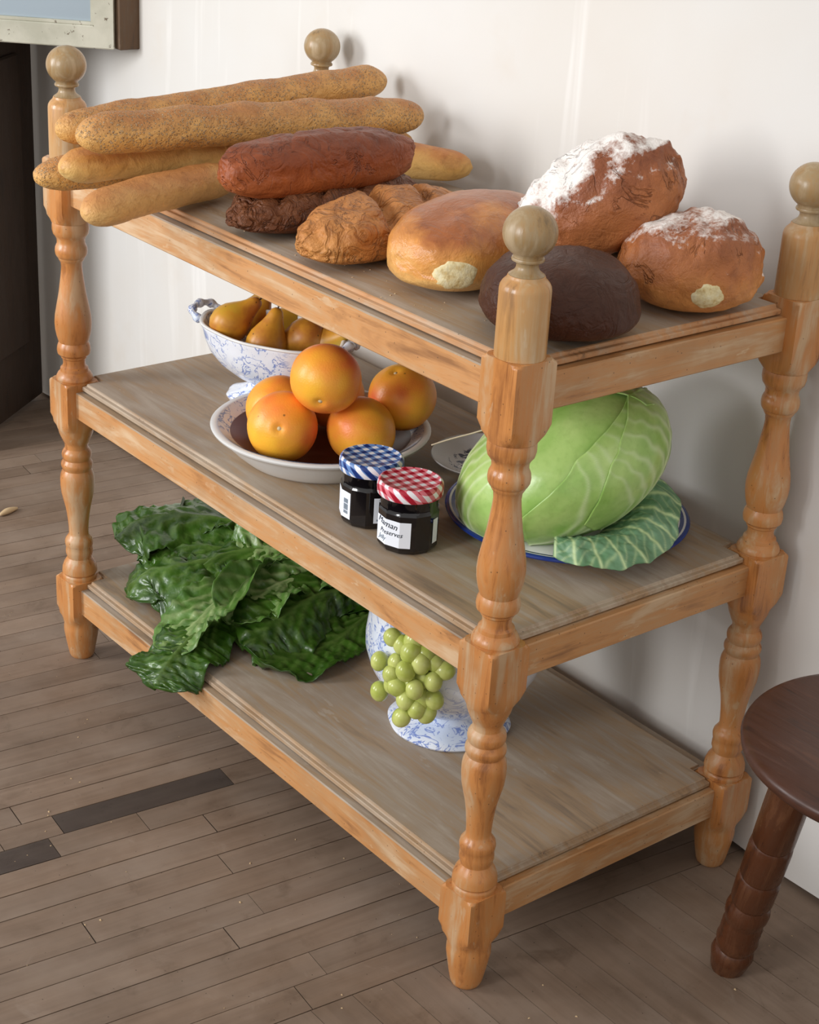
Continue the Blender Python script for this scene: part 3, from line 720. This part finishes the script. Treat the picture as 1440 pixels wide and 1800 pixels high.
# ------------------------------------------------------------------ jam jars
def facet(prof, n=12, rot=0.0, round_above=None):
    # prof: (r, z, roundness 0..1): 0 = flat facets, 1 = circular
    N = 72; v = []
    for r, z, rd in prof:
        for j in range(N):
            a = 2 * PI * j / N; b = (a - rot + PI / n) % (2 * PI / n) - PI / n
            pr_ = math.cos(PI / n) / math.cos(b)
            rr_ = r * (rd + (1 - rd) * pr_); v.append((rr_ * math.cos(a), rr_ * math.sin(a), z))
    f = grid_faces(len(prof), N); f += [tuple(range(N))[::-1], tuple(range((len(prof) - 1) * N, len(prof) * N))]
    return v, f
def label_strip(r, z0, z1, a0, a1, n=12, rot=0.0, off=.0004):
    m_ = 40; v = []
    for z in (z0, z1):
        for k in range(m_ + 1):
            a = a0 + (a1 - a0) * k / m_; b = (a - rot + PI / n) % (2 * PI / n) - PI / n
            rr_ = r * math.cos(PI / n) / math.cos(b) + off; v.append((rr_ * math.cos(a), rr_ * math.sin(a), z))
    return v, [(k, k + 1, m_ + 2 + k, m_ + 1 + k) for k in range(m_)]
def text_on(parent, txt, size, a_c, z_c, r, rot, mat, shear=0.25, n=12, slope=0.0):
    cu = bpy.data.curves.new('t', 'FONT'); cu.body = txt; cu.size = size; cu.shear = shear; cu.align_x = 'CENTER'; cu.resolution_u = 2
    t = bpy.data.objects.new('t', cu); col.objects.link(t)
    dg = bpy.context.evaluated_depsgraph_get(); me = bpy.data.meshes.new_from_object(t.evaluated_get(dg))
    v = []
    for p in me.vertices:
        a = a_c + p.co.x / r; b = (a - rot + PI / n) % (2 * PI / n) - PI / n
        rr_ = r * math.cos(PI / n) / math.cos(b) + .0008; v.append((rr_ * math.cos(a), rr_ * math.sin(a), z_c + p.co.y + slope * p.co.x))
    f = [tuple(p.vertices) for p in me.polygons]
    bpy.data.objects.remove(t); bpy.data.curves.remove(cu); bpy.data.meshes.remove(me)
    return obj('lettering', (v, f), mat, parent, smooth=False)
def jar(loc, lidmat, label, rot):
    j = empty('jam_jar', loc); tag(j, label, 'jar', 'jam jars on the middle shelf')
    prof = [(.0300, 0, 0.0), (.0345, .0015, 0), (.0372, .006, 0), (.0376, .050, 0.0), (.0376, .0505, 0.0), (.0362, .053, 0.3), (.0355, .056, .35), (.0355, .066, 0.5), (.0350, .069, 1), (.0345, .072, 1), (.0345, .080, 1)]
    g = obj('glass', facet(prof, 12, rot), 'jam_glass', j, sharp=14)
    l = obj('lid', lathe([(.0352, .0690), (.0392, .0690), (.0400, .0700), (.0402, .0790), (.0396, .0825), (.0382, .0848), (.0362, .0856), (.0352, .0850), (.0335, .0842), (.001, .0842)], 72), lidmat, j, sharp=50)
    return j, g
CA = math.atan2(-1.132 - .07, 2.149 - .706)      # bearing of the viewer from the jars
rot_r = CA
j1, g1 = jar((.706, .070, Z2), 'red_gingham', 'jam jar with red gingham lid and handwritten-style white label', rot_r)
a1 = CA - math.radians(40)
obj('paper_label', label_strip(.0376, .010, .0435, CA - math.radians(78), CA - math.radians(-6), 12, rot_r), 'paper', g1, smooth=False)
obj('paper_seal', label_strip(.0376, .012, .0435, CA + math.radians(54), CA + math.radians(70), 12, rot_r), 'paper', g1, smooth=False)
text_on(g1, 'Maman', .0115, CA - math.radians(46), .0340, .0376, rot_r, 'ink', 0.35, slope=-0.12)
text_on(g1, 'Preserves', .0088, CA - math.radians(36), .0240, .0376, rot_r, 'ink', 0.35)
text_on(g1, 'Jelly', .0090, CA - math.radians(56), .0150, .0376, rot_r, 'ink_grey', 0.35)
rot_b = CA + math.radians(10)
j2, g2 = jar((.624, .074, Z2), 'blue_gingham', 'jam jar with blue gingham lid beside the grapefruit bowl', rot_b)
obj('paper_label', label_strip(.0376, .010, .0450, CA - math.radians(98), CA - math.radians(38), 12, rot_b), 'paper', g2, smooth=False)
obj('paper_label', label_strip(.0376, .010, .0435, CA + math.radians(10), CA + math.radians(48), 12, rot_b), 'paper', g2, smooth=False)
for zc, hh, mt in ((.033, .0030, 'ink_grey'), (.025, .0040, 'ink_grey'), (.018, .0020, 'ink_grey')):
    for k in range(5):
        a = CA - math.radians(46 + 2.6 * k)
        obj('printed_bar', label_strip(.0376, zc - hh, zc + hh, a - .012, a + .012, 12, rot_b, .0008), mt, g2, smooth=False)
obj('printed_bar', label_strip(.0376, .013, .0155, CA + math.radians(16), CA + math.radians(24), 12, rot_b, .0008), 'ink_grey', g2, smooth=False)

# ------------------------------------------------------------------ plate, saucer, cabbage
plate = obj('platter', dish([(.080, 0), (.092, 0), (.094, .004), (.118, .0095), (.147, .0145), (.1520, .0165)], [(.1530, .0180), (.1510, .0192)]), 'white_china', None, (.764, .280, Z2), sharp=50)
plate.data.polygons[-1].material_index = 0
tag(plate, 'round white platter with cobalt blue rim under the cabbage', 'platter')
obj('blue_band', lathe([(.1440, .0128), (.1500, .0142), (.1532, .0165), (.1542, .0185), (.1520, .0204), (.1490, .0206)], 96, cap=(False, False)), 'cobalt_glaze', plate)
obj('white_line', lathe([(.1492, .0205), (.1475, .0206), (.1462, .0203)], 96, cap=(False, False)), 'white_china', plate)
obj('blue_band', lathe([(.1464, .0203), (.1430, .0196), (.1395, .0188)], 96, cap=(False, False)), 'cobalt_glaze', plate)
obj('well', lathe([(.1398, .0188), (.134, .0172), (.118, .0125), (.094, .0078), (.002, .0072)], 96, cap=(False, True)), 'sprigged_china', plate)
sauc = obj('side_plate', dish([(.036, 0), (.040, 0), (.041, .003), (.058, .010), (.0750, .0190), (.0775, .0215)], [(.0765, .0225), (.064, .0150), (.044, .0068), (.002, .006)]), 'saucer_china', None, (.584, .304, Z2), sharp=50)
tag(sauc, 'small white plate with dark blue flourishes, left of the cabbage', 'plate')
tag(obj('straw_stalk', tube([(.592, .196, .5285), (.612, .210, .541), (.632, .226, .552), (.646, .236, .560), (.652, .240, .559), (.650, .243, .555), (.645, .240, .5535)], .0011, 8, 40), 'straw'), 'thin pale straw stalk curling above the small plate', 'straw')

def vein_value(u, w, n_side, wid=0.028, rise=0.42, mid=0.045, seed=0.0):
    # u along the leaf 0..1, w across -1..1
    w2 = w + 0.05 * nz(u * 3.0, seed, 0.0)
    val = math.exp(-(w2 / (mid * (1.35 - u))) ** 2)
    best = 0.0; sg = 1.0 if w > 0 else -1.0
    for i in range(n_side):
        u0 = (i + 0.6) / n_side * 0.95 + (0.03 if w > 0 else -0.01) + 0.03 * nz(i * 1.7, sg, seed)
        d_ = u - u0 - rise * abs(w) ** 0.85 * (1 - 0.35 * u) + 0.035 * nz(u * 5, w * 5, seed + i)
        best = max(best, math.exp(-(d_ / (wid * (1 - 0.6 * abs(w)))) ** 2) * (1 - 0.6 * abs(w)))
    return min(1.0, max(val, 0.7 * best))

CC = np.array([.783, .236, Z2 + .102])
_e1, _e2, _e3 = Vector((.64, .77, .52)).normalized(), Vector((.77, -.64, 0)).normalized(), None
_e3 = _e1.cross(_e2); _e3 = _e3 if _e3.z > 0 else -_e3
CM = np.array(Matrix((_e1, _e2, _e3)).transposed() @ Matrix.Diagonal((.140, .118, .092)) @ Matrix((_e1, _e2, _e3)))
cab = empty('cabbage', (CC[0], CC[1], Z2 + .008))
tag(cab, 'pale green cabbage head with loose outer leaf on the blue-rimmed platter', 'cabbage')
co = CC - np.array([CC[0], CC[1], Z2 + .008])
def slim(d_):
    return 1 - 0.20 * max(0.0, float(np.dot(d_, (-.56, -.60, .57)))) ** 1.5      # the head is lopsided, lower on its left shoulder
def shell(base_dir, tip_dir, half, k, mat, seed, curl=0.0, nside=7, span=(0.0, 1.0), name='wrapper_leaf', nu=100, nv=84, edge=None):
    b = np.array(base_dir, float); b /= np.linalg.norm(b); t = np.array(tip_dir, float); t /= np.linalg.norm(t)
    ang = math.acos(float(np.clip(b @ t, -1, 1))); ax = np.cross(b, t); ax /= np.linalg.norm(ax)
    v, at = [], []
    for i in range(nu):
        u = span[0] + (span[1] - span[0]) * i / (nu - 1)
        R = Matrix.Rotation(ang * u, 3, Vector(ax)); d0 = np.array(R @ Vector(b)); tg = np.cross(ax, d0)
        prof = (math.sin(PI * min(1.0, 0.12 + 0.80 * u)) ** 0.55)
        for j in range(nv):
            w = -1 + 2 * j / (nv - 1)
            hw = half * prof * (1 + 0.05 * nz(u * 6, w, seed, 1.0))
            R2 = Matrix.Rotation(hw * w, 3, Vector(tg)); d_ = np.array(R2 @ Vector(d0))
            vv = vein_value(u, w, nside, seed=seed)
            e = max(0.0, max(abs(w), 1.0 if False else abs(2 * u - 1) ** 6) - 0.82) / 0.18
            rad = k + 0.012 * fbm(d_[0], d_[1], d_[2], 2.2, seed, 3) + 0.010 * vv + curl * e * e + 0.012 * e * nz(u * 9, w * 3, seed, 1.0)
            v.append(tuple(co + CM @ (d_ * rad * slim(d_)))); at.append(vv)
    f = grid_faces(nu, nv, wrap=False)
    o = obj(name, (v, f), mat, cab, attr=at)
    md = o.modifiers.new('thickness', 'SOLIDIFY'); md.thickness = 0.0016; md.offset = -1
    return o
vh, fh = ball(1.0, 1.0, 5, 0.0, 48, 64)
obj('heart', ([tuple(co + CM @ np.array(p) * slim(p) * (0.965 + 0.02 * fbm(*p, 2.0, 3.0, 3))) for p in vh], fh), 'cabbage_head', cab, attr=[0.0] * len(vh))
# camera is towards (+.78, -.63); left in the photo is (-.64, -.77)
shell((.45, -.55, -.80), (.25, .70, .66), 1.05, 1.000, 'cabbage_head', 11, 0.008, 9)
shell((.10, -.60, -.85), (-.75, -.25, .62), 0.95, 1.022, 'cabbage_head', 17, 0.030, 8)
shell((.75, .05, -.70), (.30, .55, .80), 0.85, 1.015, 'cabbage_head', 23, 0.010, 8)
shell((-.75, -.45, -.35), (.55, .55, .66), 0.62, 1.010, 'cabbage_head', 29, 0.008, 9)

def leaf(parent, name, pts, width, mat, seed, normal=(0, 0, 1), cup=0.15, ruffle=0.010, freq=26.0, crinkle=0.004, n_side=9, nu=64, nv=34, shape=(0.25, 0.75), rib=0.0022, org=(0, 0, 0), wprof=None, notch=0.10, thick=0.0009):
    sp = catmull([np.array(p, float) - np.array(org) for p in pts], nu); fr = frames(sp, normal)
    v, at = [], []
    for i, (p, (t, s, u_)) in enumerate(zip(sp, fr)):
        u = i / (nu - 1)
        if wprof: wd = width * np.interp(u, *zip(*wprof))
        else: wd = width * max(0.02, min(1.0, shape[0] + (1 - shape[0]) * min(1.0, u / shape[1]) ** 1.2) * math.sqrt(max(0.0, 1 - max(0.0, (u - 0.72) / 0.28) ** 2.4)))
        for j in range(nv):
            w = -1 + 2 * j / (nv - 1)
            aw = abs(w); sgn = 1 if w > 0 else -1
            ed = 1 + notch * nz(u * 11, sgn * 3.0, seed, 1.6) * aw
            y = wd * w * ed
            vv = vein_value(u, w, n_side, seed=seed)
            off = cup * wd * aw ** 1.6 + ruffle * aw ** 2.2 * math.sin(freq * u + seed + 1.7 * sgn + 2 * nz(u * 4, sgn, seed)) * min(1.0, u * 3) \
                + crinkle * fbm(p[0] + y, p[1], u, 38, seed + sgn, 3) * min(1, aw * 4) - 0.35 * crinkle * (1 - vv) + rib * math.exp(-(w / 0.07) ** 2) * (1.2 - u)
            q = p + s * y * (1 - 0.12 * cup * aw) + u_ * off + t * (0.012 * nz(w * 2, u * 5, seed) * aw)
            v.append(tuple(q)); at.append(min(1.0, vv * (1.05 - 0.35 * u)))
    f = grid_faces(nu, nv, wrap=False)
    o = obj(name, (v, f), mat, parent, attr=at)
    md = o.modifiers.new('thickness', 'SOLIDIFY'); md.thickness = thick; md.offset = 0
    return o
co_w = tuple(cab.location)
# loose outer leaf: a collar spread over the platter rim, rising at its right end
def collar(seed=5.0, nu=170, nv=54):
    v, at = [], []
    base = np.array([.783, .236])
    for i in range(nu):
        u = i / (nu - 1); ph = math.radians(-42 + 98 * u)
        r_in = .072; r_out = np.interp(u, [0, .15, .45, .7, .9, 1], [.110, .136, .162, .160, .150, .126])
        r_out += .007 * nz(u * 5, 0, seed) + .005 * nz(u * 14, 0, seed)
        lift = np.interp(u, [0, .5, .75, 1], [0.0, 0.004, .022, .056])
        for j in range(nv):
            w = j / (nv - 1); r = r_in + (r_out - r_in) * w
            crest = .018 + .026 * math.sin(PI * min(1, w * .62 + .12)) - .036 * max(0, w - .55) ** 1.2
            z = crest + lift * (.35 + .65 * w) + .004 * nz(u * 11, w * 1.5, seed + 7) * w + .003 * fbm(u * 4, w * 2, 0, 3.0, seed, 3)
            z = max(z, .0035 if r > .150 else .0035 + .0)
            pos = base + r * np.array([math.cos(ph), math.sin(ph)])
            dp = math.hypot(pos[0] - .764, pos[1] - .280)
            floor_z = np.interp(dp, [.09, .118, .140, .154, .160], [.008, .014, .022, .024, .001])
            z = max(z, floor_z + .002)
            v.append((pos[0] - co_w[0], pos[1] - co_w[1], Z2 + z - co_w[2]))
            k = abs(((u * 9 + .35 * w * (u - .4) + .12 * nz(u * 6, w * 3, seed)) % 1.0) - .5) * 2
            vein = math.exp(-((1 - k) / (.26 - .14 * w)) ** 2)
            k2 = abs(((w * 5 + u * 16 + .4 * nz(u * 8, w * 4, seed + 3)) % 1.0) - .5) * 2
            vein = max(vein, .55 * math.exp(-((1 - k2) / .2) ** 2) * (.3 + .7 * w))
            at.append(min(1.0, vein * .9))
    o = obj('outer_leaf', (v, grid_faces(nu, nv, wrap=False)), 'cabbage_outer', cab, attr=at)
    md = o.modifiers.new('thickness', 'SOLIDIFY'); md.thickness = 0.0014; md.offset = 0
    return o
collar()

# ------------------------------------------------------------------ bottom tier: romaine lettuce
let = empty('romaine_lettuce', (.24, .17, Z3))
tag(let, 'dark green romaine lettuce sprawling over the edge of the bottom shelf', 'lettuce')
lo = (.24, .17, Z3)
def lf(pts, width, mat, seed, **kw):
    kw.setdefault('org', lo); return leaf(let, 'lettuce_leaf', pts, width, mat, seed, **kw)
root = (.385, .325, .178)
W1 = dict(ruffle=.013, freq=15, crinkle=.0075, notch=.07)
lf([root, (.300, .285, .214), (.250, .175, .216), (.272, .080, .194), (.292, .018, .170), (.316, -.022, .155)], .060, 'lettuce_pale', 3, normal=(-.25, -.1, .9), cup=.32, rib=.006, **W1)
lf([(.285, .085, .172), (.302, .030, .172), (.320, -.020, .160), (.336, -.056, .146), (.342, -.070, .132)], .056, 'lettuce_dark', 8, cup=-.20, shape=(.75, .3), rib=.004, **W1)
lf([root, (.352, .255, .200), (.352, .185, .202), (.356, .120, .186), (.362, .066, .164)], .074, 'lettuce_dark', 13, normal=(.50, -.45, .75), cup=-.35, **W1)
lf([root, (.388, .262, .166), (.402, .195, .153), (.402, .130, .148), (.388, .066, .150)], .072, 'lettuce_dark', 19, normal=(.2, 0, 1), cup=.28, **W1)
lf([root, (.270, .270, .228), (.165, .205, .244), (.078, .150, .240), (.028, .095, .226), (.016, .052, .200)], .082, 'lettuce_dark', 24, normal=(-.2, -.45, .9), cup=-.28, **W1)
lf([root, (.290, .250, .218), (.205, .155, .218), (.165, .085, .208), (.128, .042, .188), (.130, .010, .156)], .080, 'lettuce_dark', 33, normal=(-.1, -.5, .9), cup=-.32, **W1)
lf([root, (.280, .290, .222), (.165, .250, .242), (.085, .215, .246), (.022, .175, .236)], .076, 'lettuce_dark', 38, normal=(-.4, -.2, .9), cup=-.18, **W1)
lf([root, (.300, .260, .226), (.225, .190, .230), (.190, .120, .216), (.205, .068, .182), (.222, .046, .158)], .062, 'lettuce_dark', 44, normal=(.1, -.4, .9), cup=-.25, **W1)
lf([root, (.320, .275, .220), (.255, .225, .232), (.215, .175, .226), (.190, .145, .210)], .060, 'lettuce_pale', 52, normal=(.3, -.35, .9), cup=.40, rib=.005, **W1)
lf([root, (.335, .262, .210), (.305, .190, .214), (.300, .125, .196), (.312, .075, .174)], .058, 'lettuce_pale', 57, normal=(.35, -.25, .9), cup=.42, rib=.004, **W1)
lf([root, (.280, .240, .182), (.180, .170, .170), (.100, .110, .158), (.066, .070, .152)], .084, 'lettuce_dark', 63, cup=.1, **W1)
lf([root, (.310, .310, .187), (.200, .300, .177), (.110, .260, .167), (.06, .230, .162)], .070, 'lettuce_dark', 69, cup=.15, **W1)
lf([root, (.330, .230, .172), (.280, .140, .160), (.240, .085, .153), (.225, .055, .150)], .074, 'lettuce_dark', 74, cup=.1, **W1)
lf([root, (.270, .245, .218), (.190, .175, .220), (.120, .110, .212), (.085, .055, .190)], .070, 'lettuce_dark', 81, normal=(-.1, -.5, .8), cup=-.15, **W1)
obj('root_end', shift(lathe([(.004, -.01), (.020, -.006), (.026, .006), (.024, .020), (.014, .030), (.003, .032)], 24), (root[0] - lo[0] + .01, root[1] - lo[1] + .008, root[2] - lo[2] - .012)), 'lettuce_pale', let)

# ------------------------------------------------------------------ compote with grapes
comp = empty('compote_dish', (.651, .209, Z3))
tag(comp, 'footed white compote dish with blue flowers on the bottom shelf', 'compote')
lob = lambda amt: (lambda r, z, a: (r * (1 + amt * math.cos(8 * a + 0.5)), z + 0.4 * amt * r * math.cos(8 * a + 0.5)))
CB = [(.030, .030), (.044, .0305), (.066, .040), (.086, .055), (.101, .072), (.1125, .092), (.1185, .112), (.1190, .130), (.1165, .150), (.1135, .170), (.1130, .186), (.1145, .190), (.1155, .192)]
cbowl = obj('bowl', dish(CB, [(.1145, .1945), (.1110, .192), (.1095, .180), (.1125, .150), (.1155, .128), (.1150, .110), (.108, .092), (.090, .066), (.06, .044), (.004, .040)], 80, 1, 1, lob(.010)), 'blue_sprig_china', comp, sharp=60)
obj('stem', lathe([(.046, .017), (.040, .021), (.037, .025), (.040, .030), (.044, .032)], 48), 'blue_sprig_china', comp, sharp=60)
obj('foot', dish([(.078, 0), (.0825, .0015), (.0835, .004), (.081, .007), (.066, .0125), (.048, .0165), (.036, .0215), (.030, .026)], [(.01, .026)], 80, 1, 1, lob(.012)), 'blue_sprig_china', comp, sharp=60)

bunch = empty('grape_bunch', (.690, .100, Z3 + .05))
tag(bunch, 'bunch of green grapes hanging over the rim of the compote dish', 'grapes')
gv, gf = ball(1.0, 1.0, 2, 0.0, 16, 20)
gm = None
GR = [(691, 1120, 0, 70), (722, 1147, 1, 20), (667, 1162, 0, 15), (740, 1166, 1, 10), (713, 1180, 2, 25), (688, 1185, 1, 30), (780, 1178, 0, 120), (762, 1198, 1, -10), (667, 1215, 0, 10), (700, 1207, 1, 80), (729, 1212, 2, -15), (763, 1230, 0, -35), (714, 1228, 1, 50), (732, 1247, 1, -10), (750, 1252, 0, -30), (706, 1261, 1, 40),
      (707, 1133, 0, 0), (748, 1150, 0, 30), (764, 1165, 0, 60), (698, 1165, 0, 20), (745, 1190, 0, 0), (722, 1200, 0, 40), (742, 1228, 0, 10), (722, 1218, 0, 70), (690, 1203, 0, 0), (728, 1126, 0, 20),
      (735, 1100, 0, 10), (757, 1118, 0, 40), (748, 1082, 0, 20), (768, 1096, 0, 60), (760, 1066, 0, 15), (740, 1062, 0, 30), (776, 1074, 0, 20), (752, 1046, 0, 25), (770, 1052, 0, 10)]
Rc = cam.matrix_world.to_3x3(); axis_ = Vector((.651, .209))
def on_drum(u, v_, R_):
    # where the view ray meets an upright drum around the dish: the bunch hangs against the bowl's side
    d_ = Rc @ Vector(((u - 720) / 3009.54, -(v_ - 900) / 3009.54, -1.0)); o_ = Vector((cam.location.x, cam.location.y)) - axis_; e = Vector((d_.x, d_.y))
    A, B, C_ = e.dot(e), o_.dot(e), o_.dot(o_) - R_ * R_; t = (-B - math.sqrt(max(0.0, B * B - A * C_))) / A
    return cam.location + d_ * t
cen = []
for i, (u, v_, lay, tl) in enumerate(GR):
    p = Vector(on_drum(u, v_, .1335 + .010 * lay)) - bunch.location; cen.append(p)
    if gm is None:
        g = obj('grape', ([(x * .0124, y * .0124, z_ * .0146) for x, y, z_ in gv], gf), 'grape_skin', bunch); gm = g.data
    else:
        g = bpy.data.objects.new('grape', gm); col.objects.link(g); g.parent = bunch
    g.location = p; g.rotation_euler = (math.radians(tl * .5), math.radians(tl * .6), i * 1.3); k = 1 + .08 * math.sin(i * 2.3); g.scale = (k, k, k)
for i, (ox, oy, oz) in enumerate([(.062, -.052, .192), (.084, -.066, .198), (.074, -.036, .190), (.045, -.058, .188), (.098, -.050, .196)]):      # the end of the bunch lying on the rim
    g = bpy.data.objects.new('grape', gm); col.objects.link(g); g.parent = bunch; g.location = Vector((.651 + ox, .209 + oy, Z3 + oz + .006)) - bunch.location; g.rotation_euler = (i, .6 * i, 0)
top_ = Vector(on_drum(750, 1060, .124)) - bunch.location
obj('stalk', tube([tuple(top_), tuple(cen[25]), tuple(cen[20]), tuple(cen[22]), tuple(cen[14])], .0016, 8, 40), 'grape_stem', bunch)

# ------------------------------------------------------------------ stool
SC = (1.281, .296)
stool = empty('round_stool', (SC[0], SC[1], 0)); tag(stool, 'dark wooden round stool with turned legs at the right edge', 'stool')
obj('seat', lathe([(.052, .376), (.148, .376), (.160, .379), (.1675, .386), (.1690, .393), (.1665, .3985), (.160, .4005), (.062, .4005), (.057, .3985), (.052, .392), (.052, .377)], 96, cap=(False, False)), 'stool_seat_wood', stool, sharp=60)
LEGP = [(.0150, 0), (.0195, .002), (.0215, .010), (.0235, .022), (.0250, .030), (.0232, .040), (.0205, .044), (.0232, .050), (.0245, .058), (.0232, .066), (.0228, .070), (.0236, .076), (.0228, .080), (.0236, .086), (.0220, .092), (.0222, .096), (.0250, .106), (.0255, .114), (.0240, .122), (.0212, .128), (.0228, .131), (.0240, .136), (.0245, .165), (.0240, .172), (.0218, .176), (.0238, .181), (.0243, .225), (.0238, .232), (.0216, .236), (.0236, .241), (.0238, .300), (.0225, .385), (.0210, .410)]
lb, lt_ = Vector((1.114, .284, 0.0)), Vector((1.205, .240, .386))
lg0 = None
for k in range(3):
    rz_ = Matrix.Rotation(k * 2 * PI / 3, 3, 'Z'); c0 = Vector((SC[0], SC[1], 0))
    b = rz_ @ (lb - c0); t_ = rz_ @ (lt_ - c0); d_ = t_ - b
    if lg0 is None: lg0 = obj('leg', lathe([(r * 1.06, z * d_.length / .400) for r, z in LEGP if z <= .40], 40), 'stool_leg_wood', stool, sharp=28); lg = lg0
    else: lg = lg0.copy(); col.objects.link(lg)
    lg.location = b; lg.rotation_euler = d_.to_track_quat('Z', 'Y').to_euler()

# ------------------------------------------------------------------ crumbs and chips on the floor and shelf
cv, cf = [], []
rc = random.Random(5)
def chip(x, y, z, s):
    k = len(cv); a = rc.random() * 6.3
    for dx, dy, dz in ((-1, -.5, 0), (1, -.6, 0), (.8, .6, 0), (-.9, .5, 0), (-.5, -.2, .7), (.5, -.3, .8), (.4, .3, .6), (-.4, .25, .75)):
        cv.append((x + s * (dx * math.cos(a) - dy * math.sin(a)), y + s * (dx * math.sin(a) + dy * math.cos(a)), z + s * dz))
    cf.extend([tuple(i + k for i in q) for q in ((0, 1, 5, 4), (1, 2, 6, 5), (2, 3, 7, 6), (3, 0, 4, 7), (4, 5, 6, 7), (3, 2, 1, 0))])
for _ in range(150): chip(-.2 + 1.35 * rc.random(), -.55 + .95 * rc.random(), 0.0002, .0006 + .0013 * rc.random() ** 3)
for _ in range(26): chip(.35 + .5 * rc.random(), .005 + .06 * rc.random(), Z1 + .0001, .0005 + .0009 * rc.random() ** 2)
tag(obj('crumbs', (cv, cf), 'crumb', smooth=False), 'tiny pale crumbs scattered on the floor and top shelf', 'crumbs', kind='stuff')
tag(obj('wood_chip', tube([tuple(at_height(0, 905, .004)), tuple(at_height(14, 898, .006)), tuple(at_height(30, 893, .003))], .006, 8, 12, lambda t: .4 + math.sin(t * PI) * .6), 'crumb'), 'dry pale husk lying on the floor at the left edge', 'husk')
